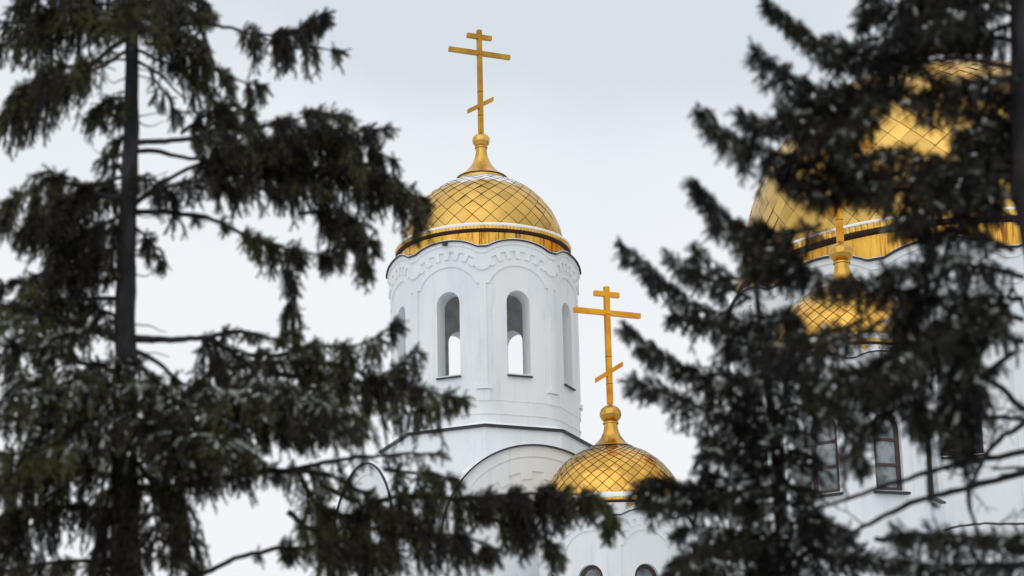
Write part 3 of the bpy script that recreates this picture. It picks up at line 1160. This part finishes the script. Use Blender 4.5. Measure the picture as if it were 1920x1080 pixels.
    def done(s):
        P_ = np.array(s.P); D_ = np.array(s.D)
        print('shoots', s.root.name, len(P_))
        F_ = np.array(s.F, bool); Ln_ = np.array(s.Ln); W_ = np.array(s.W)
        cr = shoots_object('crown', P_[~F_], D_[~F_], Ln_[~F_], W_[~F_], s.needles, s.root)
        if F_.any():
            shoots_object('frosted_needles', P_[F_], D_[F_], Ln_[F_], W_[F_], M['frost'], cr)['kind'] = 'stuff'
        cr['kind'] = 'stuff'
        s.tw.obj('twig', s.bark, cr)['kind'] = 'stuff'
        if s.SP:
            mb = MB()
            for p, d in zip(s.SP, s.SD):
                d = d / np.linalg.norm(d)
                a = np.cross(d, [0.1, 0.2, 1]); a /= np.linalg.norm(a)
                l, w_ = rng.uniform(0.02, 0.05), rng.uniform(0.010, 0.018)
                h_ = rng.uniform(0.006, 0.012)
                vs = [p + d * l, p - d * l, p + a * w_, p - a * w_, p + np.array([0, 0, h_]), p - np.array([0, 0, h_ * 0.5])]
                mb.add(vs, [(0, 2, 4), (2, 1, 4), (1, 3, 4), (3, 0, 4), (2, 0, 5), (1, 2, 5), (3, 1, 5), (0, 3, 5)])
            mb.obj('snow', M['snow'], cr, True)['kind'] = 'stuff'


# ---- left spruce
T1 = Tree('spruce_tree', 'tall dark spruce at the left with its bare trunk showing and drooping branches', 20.0,
          [(250, -60, 12), (248, 60, 13), (247, 200, 14), (242, 360, 17), (237, 480, 19), (234, 620, 20), (234, 860, 25), (234, 1150, 30)], M['needles'], M['bark'], 'spruce trees in front of the church', width=1.1)
T1.dm = 1.05; T1.hm = 1.12; T1.gap = 0.075; T1.sl = (0.08, 0.16); T1.sag = 0.42; T1.bunch = 0.14
l1 = T1.limb
l1([(248, 50), (180, 52), (90, 45), (-20, 40)], 5, 0.3, 30, 0.42, 0.3)
l1([(248, 10), (170, 5), (90, -5), (40, -10)], 5, -0.4, 30, 0.35, 0.3)
l1([(248, -20), (260, 5), (250, 30), (265, 60)], 5, -0.6, 60, 0.22, 0.35)
l1([(250, 5), (310, 5), (360, 20), (400, 32)], 5, -0.2, 34, 0.30, 0.25)
l1([(252, 60), (300, 60), (340, 80), (365, 120)], 4, 0.3, 30, 0.35, 0.25)
l1([(252, 60), (340, 45), (420, 50), (480, 64), (545, 62), (612, 24)], 5, 0.5, 38, 0.50, 0.28, t0=0.52, clump=3.6)
l1([(480, 64), (540, 90), (590, 88), (640, 98)], 3, 0.2, 26, 0.22, 0.2, y0=0.3)
l1([(244, 70), (205, 92), (170, 118), (100, 130), (40, 165)], 6, -0.4, 46, 0.62, 0.38, t0=0.25)
l1([(244, 110), (200, 115), (170, 125)], 3, 0.1, 8, 0.1, 0.1, bare=True)
l1([(244, 185), (215, 200), (180, 215)], 3, -0.1, 36, 0.20, 0.2)
l1([(252, 112), (300, 140), (340, 180), (352, 185)], 4, -0.1, 8, bare=True)
l1([(330, 85), (380, 115), (430, 145), (500, 165)], 4, 0.2, 36, 0.30, 0.22)
l1([(270, 80), (320, 90), (370, 110), (385, 150)], 4, 0.2, 30, 0.34, 0.22)
l1([(280, 130), (295, 160), (320, 190), (330, 220)], 3, 0.3, 22, 0.15, 0.12)
l1([(252, 267), (300, 264), (350, 262), (430, 252), (520, 232), (600, 215), (650, 218)], 6, -0.3, 46, 0.42, 0.35, t0=0.26, snow=0.012)
l1([(252, 282), (300, 284), (345, 295), (420, 300), (500, 280), (600, 250), (720, 245)], 5, 0.6, 44, 0.45, 0.35, t0=0.28)
l1([(252, 385), (300, 345), (350, 318), (430, 290), (560, 262), (660, 262), (735, 300)], 5, 0.3, 44, 0.50, 0.35, t0=0.25)
l1([(430, 330), (520, 315), (640, 330), (740, 345), (802, 385)], 4, 0.4, 50, 0.42, 0.34, y0=0.2, up=0.5)
l1([(252, 380), (320, 350), (390, 340), (500, 345), (600, 350)], 4, -0.4, 36, 0.30, 0.3, t0=0.22)
l1([(250, 396), (330, 400), (400, 412), (470, 446), (545, 468), (625, 482)], 6, 0.1, 40, 0.34, 0.24, t0=0.46)
l1([(250, 400), (350, 400), (360, 402)], 3, 0.3, 10, 0.35, 0.1, t0=0.5, up=0)
l1([(560, 400), (620, 400), (680, 430), (700, 470)], 4, 0.2, 44, 0.42, 0.25)
l1([(535, 470), (545, 540), (548, 600), (552, 640)], 4, 0.1, 44, 0.22, 0.10, up=0.1)
l1([(600, 300), (700, 330), (760, 370), (790, 420)], 4, 0.3, 36, 0.32, 0.25)
l1([(238, 372), (190, 365), (130, 345), (90, 335), (40, 372), (-30, 390)], 6, -0.3, 56, 0.60, 0.36, snow=0.004)
l1([(238, 420), (180, 440), (130, 450), (80, 430)], 5, 0.3, 50, 0.55, 0.32)
l1([(236, 460), (200, 470), (150, 490)], 4, -0.3, 46, 0.50, 0.25)
l1([(240, 420), (270, 440), (290, 470), (300, 490)], 4, 0.1, 40, 0.24, 0.14)
l1([(236, 520), (150, 530), (70, 530), (-20, 540)], 5, 0.3, 26, 0.22, 0.2, t0=0.35)
l1([(232, 640), (160, 612), (80, 590), (-20, 568)], 9, -0.2, 20, 0.16, 0.2, r1=5, t0=0.3)
l1([(232, 600), (150, 620), (80, 625), (0, 600)], 5, -0.5, 50, 0.36, 0.45, snow=0.06)
l1([(232, 700), (150, 680), (70, 660), (-20, 640)], 6, -0.3, 50, 0.42, 0.45, snow=0.06)
l1([(240, 636), (320, 637), (390, 632), (440, 622), (490, 630), (530, 640)], 8, 0.1, 16, 0.08, 0.1, t0=0.5, r1=3)
l1([(245, 655), (285, 672), (310, 692), (350, 722), (420, 740)], 6, -0.2, 44, 0.30, 0.25, t0=0.55)
l1([(390, 632), (440, 660), (520, 666), (600, 650), (680, 645), (745, 606)], 6, 0.3, 46, 0.34, 0.34, y0=0.1, snow=0.03, t0=0.05)
l1([(400, 640), (420, 700), (440, 760)], 5, 0.0, 60, 0.30, 0.25, y0=0.1)
l1([(430, 690), (540, 680), (640, 690), (720, 712), (740, 690), (778, 662)], 5, 0.5, 42, 0.30, 0.34, y0=0.1, snow=0.02)
l1([(500, 700), (620, 712), (720, 720), (800, 735), (868, 748)], 6, 0.5, 60, 0.40, 0.28, y0=0.1, up=0.5, snow=0.01)
l1([(240, 740), (320, 745), (420, 740), (520, 745), (620, 760), (680, 790)], 6, -0.6, 60, 0.55, 0.5, snow=0.06)
l1([(240, 800), (340, 790), (440, 800), (540, 805), (610, 815)], 6, 0.4, 50, 0.30, 0.4, snow=0.03)
l1([(240, 720), (260, 760), (300, 800), (330, 850)], 5, -0.7, 60, 0.42, 0.5, snow=0.03)
l1([(240, 700), (200, 730), (120, 750), (20, 740)], 5, -0.6, 60, 0.42, 0.45, snow=0.05)
l1([(232, 872), (190, 848), (120, 812), (60, 792), (-20, 776)], 8, 0.0, 20, 0.25, 0.2, r1=4)
l1([(235, 800), (160, 830), (90, 850), (0, 850)], 6, -0.4, 56, 0.55, 0.4)
l1([(235, 900), (150, 880), (60, 880), (-20, 900)], 6, -0.3, 66, 0.55, 0.4)
l1([(235, 960), (120, 950), (60, 960), (-20, 980)], 6, 0.3, 60, 0.50, 0.35)
l1([(60, 960), (30, 1010), (10, 1060)], 5, 0.1, 66, 0.45, 0.35)
l1([(240, 915), (330, 912), (400, 900), (480, 886), (540, 882), (620, 892), (690, 930)], 8, 0.0, 34, 0.26, 0.22, t0=0.1, r1=4, snow=0.02)
l1([(540, 882), (640, 862), (740, 852), (830, 850)], 5, 0.5, 12, 0.10, 0.16, y0=0.0, r1=2)
l1([(300, 880), (330, 930), (350, 990), (360, 1060)], 5, -0.3, 46, 0.36, 0.22)
l1([(250, 860), (280, 900), (290, 960), (300, 1040)], 6, -0.5, 60, 0.42, 0.3)
l1([(235, 860), (215, 920), (215, 1000), (210, 1080)], 6, -0.5, 66, 0.42, 0.25)
l1([(250, 1110), (380, 1075), (440, 1048), (520, 1028), (570, 1030)], 6, -0.1, 12, 0.2, 0.2, r1=4, t0=0.75)
l1([(560, 890), (590, 940), (640, 965), (720, 960), (800, 985)], 6, 0.4, 80, 0.62, 0.36)
l1([(600, 910), (680, 940), (760, 930), (850, 936), (960, 940), (1050, 938)], 6, 0.7, 44, 0.36, 0.26, y0=0.2, t0=0.15, up=0.5)
l1([(540, 960), (580, 990), (640, 1010), (740, 1030)], 6, 0.0, 90, 0.50, 0.34)
l1([(860, 936), (940, 930), (1040, 925), (1110, 935), (1150, 985)], 5, 0.4, 90, 0.46, 0.28, y0=0.7, up=0.55)
l1([(880, 950), (960, 990), (1010, 1000), (1050, 1040)], 5, 0.1, 60, 0.30, 0.2, y0=0.7)
l1([(720, 880), (800, 890), (850, 900)], 5, 0.3, 46, 0.30, 0.25, y0=0.2)
l1([(700, 990), (800, 1000), (880, 1010), (930, 1040)], 5, 0.3, 66, 0.46, 0.3, y0=0.2)
l1([(235, 1060), (140, 1050), (60, 1060), (0, 1070)], 6, -0.2, 40, 0.3, 0.35)
l1([(250, 90), (330, 130), (400, 190), (440, 240)], 4, 0.5, 34, 0.30, 0.25, t0=0.3)
l1([(250, 60), (200, 40), (120, 60), (40, 70), (-10, 90)], 4, 0.2, 34, 0.35, 0.3)
l1([(560, 250), (640, 270), (690, 320), (730, 350)], 4, 0.0, 40, 0.36, 0.25)
l1([(480, 300), (560, 330), (620, 380), (650, 420)], 4, 0.2, 40, 0.40, 0.25)
l1([(380, 290), (400, 320), (420, 350), (440, 360)], 4, -0.2, 36, 0.30, 0.2)
l1([(600, 390), (640, 430), (660, 470), (690, 500)], 4, 0.2, 50, 0.34, 0.2)
l1([(236, 330), (180, 350), (120, 400), (60, 410)], 4, 0.4, 40, 0.5, 0.3)
l1([(236, 560), (160, 560), (80, 560), (0, 580)], 5, 0.3, 30, 0.25, 0.3)
l1([(236, 660), (170, 700), (110, 720), (40, 700)], 5, -0.7, 50, 0.42, 0.45, snow=0.05)
l1([(236, 770), (180, 790), (110, 800), (60, 830)], 5, -0.5, 46, 0.42, 0.4, snow=0.03)
l1([(242, 650), (290, 720), (350, 760), (400, 780)], 5, -0.5, 60, 0.40, 0.4, snow=0.06)
l1([(400, 700), (480, 720), (560, 730), (610, 735)], 5, -0.3, 60, 0.36, 0.4, snow=0.05)
l1([(240, 830), (330, 840), (400, 850), (480, 850)], 5, -0.6, 60, 0.40, 0.4, snow=0.02)
l1([(248, 0), (200, -20), (100, -10), (30, 20)], 4, 0.5, 50, 0.36, 0.3)
l1([(248, 30), (210, 30), (130, 20), (60, 30)], 4, -0.2, 50, 0.40, 0.3)
l1([(250, -10), (290, -10), (340, 0), (380, 20)], 4, 0.5, 50, 0.36, 0.3)
l1([(244, 90), (180, 130), (120, 150), (60, 170), (10, 220)], 4, 0.3, 60, 0.45, 0.3, t0=0.3)
l1([(244, 180), (210, 190), (190, 230)], 3, 0.4, 50, 0.2, 0.2)
l1([(236, 400), (190, 420), (140, 400), (90, 400), (40, 440)], 4, -0.5, 50, 0.5, 0.35)
l1([(236, 500), (180, 510), (110, 500), (60, 520)], 4, -0.4, 50, 0.4, 0.35)
l1([(340, 250), (380, 220), (430, 200), (470, 210)], 4, 0.3, 50, 0.35, 0.25)
l1([(300, 60), (340, 60), (370, 80)], 4, -0.3, 50, 0.35, 0.25)
l1([(236, 700), (190, 760), (150, 800), (100, 840)], 5, -0.7, 60, 0.42, 0.4, snow=0.05)
l1([(240, 780), (300, 800), (360, 810), (420, 820)], 5, -0.7, 60, 0.42, 0.4, snow=0.05)
l1([(380, 640), (400, 680), (390, 730)], 4, -0.2, 60, 0.35, 0.3, snow=0.03)
for k_ in range(26):
    yy = random.uniform(80, 720); sg = random.choice([-1, 1]); ln = random.uniform(20, 75)
    l1([(243 + sg * 8, yy), (243 + sg * (8 + ln * 0.5), yy + random.uniform(-8, 12)), (243 + sg * (8 + ln), yy + random.uniform(-25, 35))], 1.6, random.uniform(-0.2, 0.1), bare=True, r1=0.7)
l1([(236, 600), (180, 580), (100, 570), (40, 590)], 4, 0.4, 40, 0.30, 0.35, snow=0.02)
l1([(250, 330), (290, 340), (320, 370)], 3, -0.2, 50, 0.25, 0.2)
l1([(245, 240), (225, 270), (215, 330), (200, 380)], 3, 0.4, 50, 0.25, 0.2)
T1.done()

# ---- middle spruce (smaller, thin trunk at the right of the small dome)
T2 = Tree('spruce_tree', 'slimmer dark spruce between the small gold dome and the right trunk', 18.0,
          [(1405, 440, 3), (1430, 640, 7), (1450, 800, 10), (1468, 1000, 14), (1476, 1150, 17)], M['needles_dark'], M['redbark'], 'spruce trees in front of the church', width=1.15)
T2.bunch = 0; T2.dm = 0.60; T2.hm = 1.15; T2.gap = 0.085; T2.sl = (0.08, 0.15); T2.sag = 0.3
l2 = T2.limb
K = dict(side=1.1, clump=8.0, snow=0.03)
l2([(1400, 560), (1340, 590), (1280, 560), (1230, 520), (1165, 462)], 4, 0.3, 74, 0.16, 0.20, up=0.9, **K)
l2([(1400, 520), (1350, 530), (1300, 515), (1255, 485)], 4, 0.2, 70, 0.14, 0.18, up=0.9, **K)
l2([(1410, 560), (1370, 540), (1330, 500), (1300, 470)], 4, -0.2, 60, 0.15, 0.2, up=0.7, **K)
l2([(1420, 620), (1360, 610), (1300, 600), (1260, 590)], 4, 0.4, 66, 0.22, 0.24, up=0.6, **K)
l2([(1430, 760), (1360, 740), (1290, 700), (1230, 660), (1175, 620)], 5, 0.3, 76, 0.20, 0.22, up=0.9, **K)
l2([(1440, 800), (1370, 790), (1290, 755), (1220, 722), (1180, 716)], 5, -0.2, 76, 0.22, 0.24, up=0.8, **K)
l2([(1430, 720), (1380, 710), (1330, 700), (1290, 690)], 4, 0.2, 60, 0.2, 0.2, up=0.8, **K)
l2([(1440, 860), (1390, 850), (1350, 835), (1325, 820)], 5, 0.1, 70, 0.24, 0.24, up=0.6, **K)
l2([(1450, 880), (1390, 900), (1340, 890), (1315, 880)], 5, 0.3, 60, 0.24, 0.24, up=0.6, **K)
l2([(1455, 960), (1390, 940), (1320, 930), (1270, 935), (1225, 930), (1195, 920)], 5, -0.2, 84, 0.22, 0.22, up=0.6, **K)
l2([(1470, 1020), (1400, 1000), (1330, 990), (1270, 1000)], 5, 0.2, 66, 0.26, 0.24, up=0.5, **K)
l2([(1470, 1060), (1400, 1050), (1330, 1040), (1280, 1050)], 5, -0.2, 66, 0.26, 0.24, up=0.5, **K)
l2([(1470, 980), (1520, 990), (1580, 1010), (1620, 1040)], 5, 0.1, 40, 0.24, 0.24, up=0.5, **K)
l2([(1470, 1050), (1540, 1040), (1620, 1040), (1680, 1060)], 5, -0.2, 66, 0.26, 0.24, up=0.5, **K)
l2([(1450, 860), (1480, 850), (1500, 860)], 4, 0.0, 50, 0.24, 0.2, up=0.5, **K)
l2([(1430, 700), (1480, 690), (1530, 710), (1560, 740)], 5, -0.2, 66, 0.24, 0.24, up=0.5, **K)
l2([(1420, 600), (1450, 590), (1480, 590)], 5, -0.3, 70, 0.26, 0.24, up=0.5, **K)
l2([(1410, 520), (1450, 500), (1500, 500)], 4, 0.2, 66, 0.24, 0.24, up=0.5, **K)
l2([(1440, 780), (1480, 760), (1530, 770), (1600, 790)], 5, 0.1, 54, 0.20, 0.2, up=0.5, **K)
l2([(1450, 930), (1380, 930), (1300, 920), (1240, 905), (1205, 935)], 5, 0.3, 110, 0.20, 0.22, up=0.7, **K)
l2([(1440, 820), (1400, 830), (1360, 840), (1325, 850)], 5, -0.3, 80, 0.24, 0.26, up=0.5, **K)
l2([(1470, 1000), (1390, 1010), (1310, 1030), (1260, 1070)], 5, 0.4, 90, 0.28, 0.26, up=0.5, **K)
l2([(1470, 900), (1500, 930), (1530, 970), (1590, 1000)], 5, 0.1, 60, 0.20, 0.22, up=0.5, **K)
l2([(1470, 1070), (1400, 1080), (1300, 1090)], 5, 0.1, 90, 0.20, 0.26, up=0.5, **K)
for yy in range(600, 1080, 34):
    xx = 1425 + (yy - 600) * 0.11
    for sg in (-1, 1):
        l2([(xx, yy), (xx + sg * 25, yy + 4), (xx + sg * random.uniform(45, 75), yy + random.uniform(-12, 14))], 2.5, random.uniform(-0.4, -0.1), 60, 0.18, 0.2, up=0.4, **K)
T2.done()

# ---- right spruce, trunk at the right edge, nearest of the three
T3 = Tree('spruce_tree', 'nearest dark spruce at the right edge hiding most of the biggest dome', 16.0,
          [(1920, -300, 24), (1929, -60, 38), (1934, 150, 43), (1938, 320, 45), (1955, 450, 46), (2000, 600, 50), (2060, 1150, 58)], M['needles_dark'], M['bark'], 'spruce trees in front of the church', width=1.1)
T3.bunch = 0; T3.dm = 0.78; T3.hm = 1.1; T3.gap = 0.085; T3.sl = (0.08, 0.15); T3.sag = 0.3
l3 = T3.limb
K = dict(side=1.1, clump=7.0, snow=0.02)
l3([(1910, -80), (1820, -30), (1720, 10), (1640, 30)], 6, 0.2, 84, 0.26, 0.3, up=0.5, **K)
l3([(1910, -20), (1840, 20), (1760, 40), (1690, 60)], 6, -0.3, 84, 0.20, 0.3, up=0.5, **K)
l3([(1910, 40), (1860, 60), (1820, 80)], 6, 0.2, 60, 0.24, 0.25, up=0.5, **K)
l3([(1910, -120), (1760, -80), (1660, -30), (1610, 45)], 5, 0.2, 60, 0.2, 0.22, up=0.5, **K)
l3([(1910, 130), (1800, 110), (1700, 120), (1640, 110), (1570, 105), (1500, 60), (1440, 12)], 6, 0.2, 66, 0.13, 0.16, up=0.9, t0=0.35, **K)
l3([(1700, 200), (1640, 170), (1560, 175), (1480, 150), (1415, 100)], 6, -0.2, 80, 0.16, 0.2, up=0.9, y0=0.2, **K)
l3([(1910, 230), (1820, 215), (1740, 200), (1660, 150)], 6, 0.1, 50, 0.14, 0.2, up=0.6, **K)
l3([(1910, 330), (1840, 330), (1760, 330), (1700, 345), (1600, 310), (1520, 250), (1460, 200)], 7, -0.1, 76, 0.20, 0.26, up=0.6, **K)
l3([(1740, 360), (1640, 350), (1540, 320), (1440, 290), (1370, 260), (1310, 210)], 6, 0.1, 84, 0.20, 0.22, up=0.9, y0=0.1, **K)
l3([(1600, 240), (1540, 215), (1480, 220), (1430, 235), (1390, 215)], 5, 0.1, 80, 0.16, 0.2, up=0.7, y0=0.1, **K)
l3([(1700, 320), (1620, 345), (1560, 355), (1500, 350)], 5, 0.2, 60, 0.14, 0.2, up=0.5, y0=0.1, **K)
l3([(1910, 420), (1840, 370), (1760, 370), (1720, 400), (1680, 420)], 6, -0.2, 80, 0.16, 0.26, up=0.5, **K)
l3([(1920, 300), (1860, 290), (1800, 310), (1760, 300)], 6, 0.2, 84, 0.22, 0.3, up=0.5, **K)
l3([(1910, 180), (1870, 200), (1850, 240)], 6, 0.2, 70, 0.26, 0.25, up=0.5, **K)
l3([(1740, 560), (1640, 535), (1550, 530), (1450, 468), (1360, 410), (1302, 352)], 6, 0.1, 90, 0.22, 0.22, up=0.9, y0=0.1, **K)
l3([(1920, 520), (1840, 500), (1760, 490), (1700, 500), (1660, 510)], 6, -0.2, 74, 0.22, 0.26, up=0.5, **K)
l3([(1920, 560), (1820, 560), (1760, 565), (1700, 580)], 6, 0.2, 80, 0.28, 0.3, up=0.5, **K)
l3([(1920, 640), (1820, 620), (1720, 650), (1640, 700), (1560, 710)], 6, -0.2, 84, 0.30, 0.32, up=0.5, **K)
l3([(1900, 540), (1880, 580), (1880, 640)], 5, 0.1, 30, 0.18, 0.2, up=0.4, **K)
l3([(1830, 620), (1800, 680), (1790, 760), (1800, 830)], 6, -0.1, 110, 0.22, 0.28, up=0.5, **K)
l3([(1900, 660), (1850, 700), (1820, 760), (1810, 820)], 6, 0.1, 70, 0.18, 0.12, up=0.3, **K)
l3([(1780, 660), (1740, 700), (1720, 760), (1720, 790)], 6, 0.1, 70, 0.20, 0.26, up=0.5, **K)
l3([(1750, 700), (1660, 720), (1580, 740), (1520, 735)], 6, 0.1, 90, 0.24, 0.28, up=0.5, y0=0.1, **K)
l3([(1720, 750), (1640, 790), (1600, 820), (1620, 870)], 5, 0.1, 70, 0.20, 0.2, up=0.5, y0=0.1, **K)
l3([(1980, 980), (1880, 1010), (1760, 1000), (1680, 1000)], 7, -0.1, 60, 0.22, 0.25, up=0.4, **K)
l3([(1980, 1060), (1860, 1060), (1760, 1060), (1680, 1050)], 7, 0.2, 60, 0.22, 0.25, up=0.4, **K)
l3([(1910, 80), (1800, 60), (1700, 70), (1620, 90), (1560, 80)], 6, 0.3, 80, 0.20, 0.3, up=0.5, **K)
l3([(1910, 150), (1860, 150), (1810, 160)], 6, -0.2, 90, 0.22, 0.3, up=0.5, **K)
l3([(1660, 160), (1600, 190), (1540, 200), (1500, 190)], 5, 0.2, 80, 0.18, 0.24, up=0.5, y0=0.1, **K)
l3([(1620, 230), (1560, 250), (1500, 280)], 5, -0.1, 60, 0.20, 0.26, up=0.5, **K)
l3([(1910, 280), (1850, 260), (1830, 290)], 6, 0.3, 90, 0.3, 0.3, up=0.5, **K)
l3([(1910, 380), (1860, 360), (1800, 350), (1740, 340)], 6, 0.1, 110, 0.22, 0.3, up=0.5, **K)
l3([(1540, 420), (1520, 430), (1480, 440), (1420, 430)], 5, 0.2, 90, 0.20, 0.26, up=0.5, **K)
l3([(1530, 530), (1500, 505), (1480, 490), (1400, 500)], 5, 0.1, 90, 0.24, 0.26, up=0.5, **K)
l3([(1920, 600), (1840, 580), (1780, 600), (1740, 640)], 6, 0.0, 110, 0.30, 0.3, up=0.5, **K)
l3([(1850, 640), (1820, 700), (1810, 780), (1800, 850)], 6, 0.1, 110, 0.24, 0.3, up=0.5, **K)
l3([(1700, 100), (1720, 140), (1760, 160)], 5, 0.2, 40, 0.15, 0.2, up=0.5, **K)
l3([(1900, 30), (1840, 0), (1780, 0), (1700, 10)], 6, 0.3, 110, 0.24, 0.3, up=0.5, **K)
l3([(1620, 600), (1560, 620), (1500, 640), (1440, 660)], 5, 0.2, 50, 0.20, 0.26, up=0.5, **K)
l3([(1660, 600), (1600, 630), (1520, 660), (1460, 690)], 5, -0.1, 50, 0.20, 0.26, up=0.5, **K)
l3([(1760, 520), (1720, 540), (1690, 580), (1680, 620)], 5, 0.1, 90, 0.20, 0.26, up=0.5, **K)
l3([(1900, 470), (1830, 440), (1760, 440), (1700, 420)], 6, 0.3, 80, 0.16, 0.28, up=0.5, **K)
l3([(1780, 330), (1700, 290), (1640, 300), (1580, 330)], 5, 0.1, 90, 0.22, 0.26, up=0.5, **K)
l3([(1920, 220), (1880, 240), (1850, 300), (1840, 360)], 6, 0.2, 100, 0.22, 0.26, up=0.5, **K)
l3([(1700, 150), (1640, 200), (1600, 250), (1560, 300)], 5, 0.2, 90, 0.20, 0.24, up=0.5, **K)
l3([(1760, 640), (1700, 650), (1660, 680), (1600, 700)], 5, 0.2, 90, 0.24, 0.26, up=0.5, **K)
l3([(1915, 200), (1860, 170), (1780, 165), (1720, 190)], 4, 0.3, 60, 0.14, 0.2, up=0.5, **K)
l3([(1915, 290), (1870, 250), (1820, 240), (1790, 270)], 4, 0.1, 60, 0.14, 0.2, up=0.5, **K)
l3([(1560, 380), (1510, 360), (1470, 330)], 3, 0.1, 60, 0.10, 0.15, up=0.5, **K)
T3.done()

# ---- bare broad-leaved tree at the lower right
TB = thing('bare_tree', 'leafless tree with thin crossing branches at the lower right corner', 'tree', (0, 0, 0))
fp = at(2120, 700, 17.0)
TB.location = (fp.x, fp.y, 0)
of = np.array([fp.x, fp.y, 0.0])
mb = MB()
tube(mb, np.array([[0, 0, -0.2], [0.02, 0, 1.5], [0, 0.05, 3.2], [0.05, 0, 4.6], [0.0, 0, 6.4]]), 0.16, 0.06, 12, 0.05)
mb.obj('trunk', M['bark'], TB, True)
S_ = 17.0 * 1.03 / FPX


def bare(pts, r0, r1, Y=17.0, dy=0.3, twigs=6, tl=120):
    n_ = len(pts)
    P3 = [np.array(at(a, b_, Y + dy * (1 - i / (n_ - 1)))) - of for i, (a, b_) in enumerate(pts)]
    path = smooth_path(P3, 0.06)
    for i in range(1, len(path) - 1):
        path[i] += rng.normal(0, 0.005, 3)
    mb = MB()
    tube(mb, path, r0 * S_, r1 * S_, 8, 0.10)
    o = mb.obj('branch', M['bark'], TB, True)
    if twigs:
        tm = MB()
        for _ in range(twigs):
            i = rng.integers(2, len(path) - 1)
            p = path[i]
            d = np.array([rng.normal(-0.5, 0.6), rng.normal(0, 0.5), rng.normal(0.05, 0.8)])
            d /= np.linalg.norm(d)
            pts_ = [p]
            l = rng.uniform(0.4, 1.0) * tl * S_
            for k in range(5):
                d = d + rng.normal(0, 0.22, 3); d /= np.linalg.norm(d)
                pts_.append(pts_[-1] + d * l / 5)
            tube(tm, np.array(pts_), 1.7 * S_, 0.7 * S_, 5)
            for k in (2, 3, 4):
                e = d + rng.normal(0, 0.7, 3); e /= np.linalg.norm(e)
                tube(tm, np.array([pts_[k], pts_[k] + e * l * 0.18 + np.array([0, 0, .01]), pts_[k] + e * l * 0.4]), 1.1 * S_, 0.5 * S_, 4)
        tm.obj('twig', M['bark'], o)['kind'] = 'stuff'


bare([(2080, 815), (1920, 848), (1817, 866), (1746, 883), (1634, 920), (1500, 968)], 8, 3, twigs=5)
bare([(2080, 850), (1920, 886), (1852, 905), (1753, 930), (1676, 958), (1595, 1000), (1560, 1012)], 8, 4, twigs=6)
bare([(2060, 1060), (1920, 1032), (1850, 1022), (1746, 1012), (1640, 1010)], 13, 5, twigs=5)
bare([(2060, 830), (1920, 765), (1880, 730), (1834, 704)], 9, 5, twigs=4)
bare([(2060, 790), (1920, 785), (1834, 782)], 6, 4, twigs=4)
bare([(2060, 700), (1920, 795), (1873, 823), (1845, 857), (1827, 897), (1813, 926), (1823, 975), (1850, 1030)], 7, 3, twigs=5)
bare([(1700, 700), (1739, 827), (1741, 883), (1743, 936), (1760, 952)], 5, 4, twigs=2, dy=0.0)
bare([(2060, 700), (1960, 640), (1910, 560), (1890, 500)], 6, 2, twigs=4)
bare([(2050, 905), (1920, 878), (1860, 880)], 4, 2, twigs=2)
# the snapped branch: nearly in focus, farther back
bare([(2100, 1010), (1990, 990), (1920, 983), (1845, 982), (1800, 987), (1769, 994)], 5.5, 4.5, Y=40.0, dy=0.3, twigs=0)
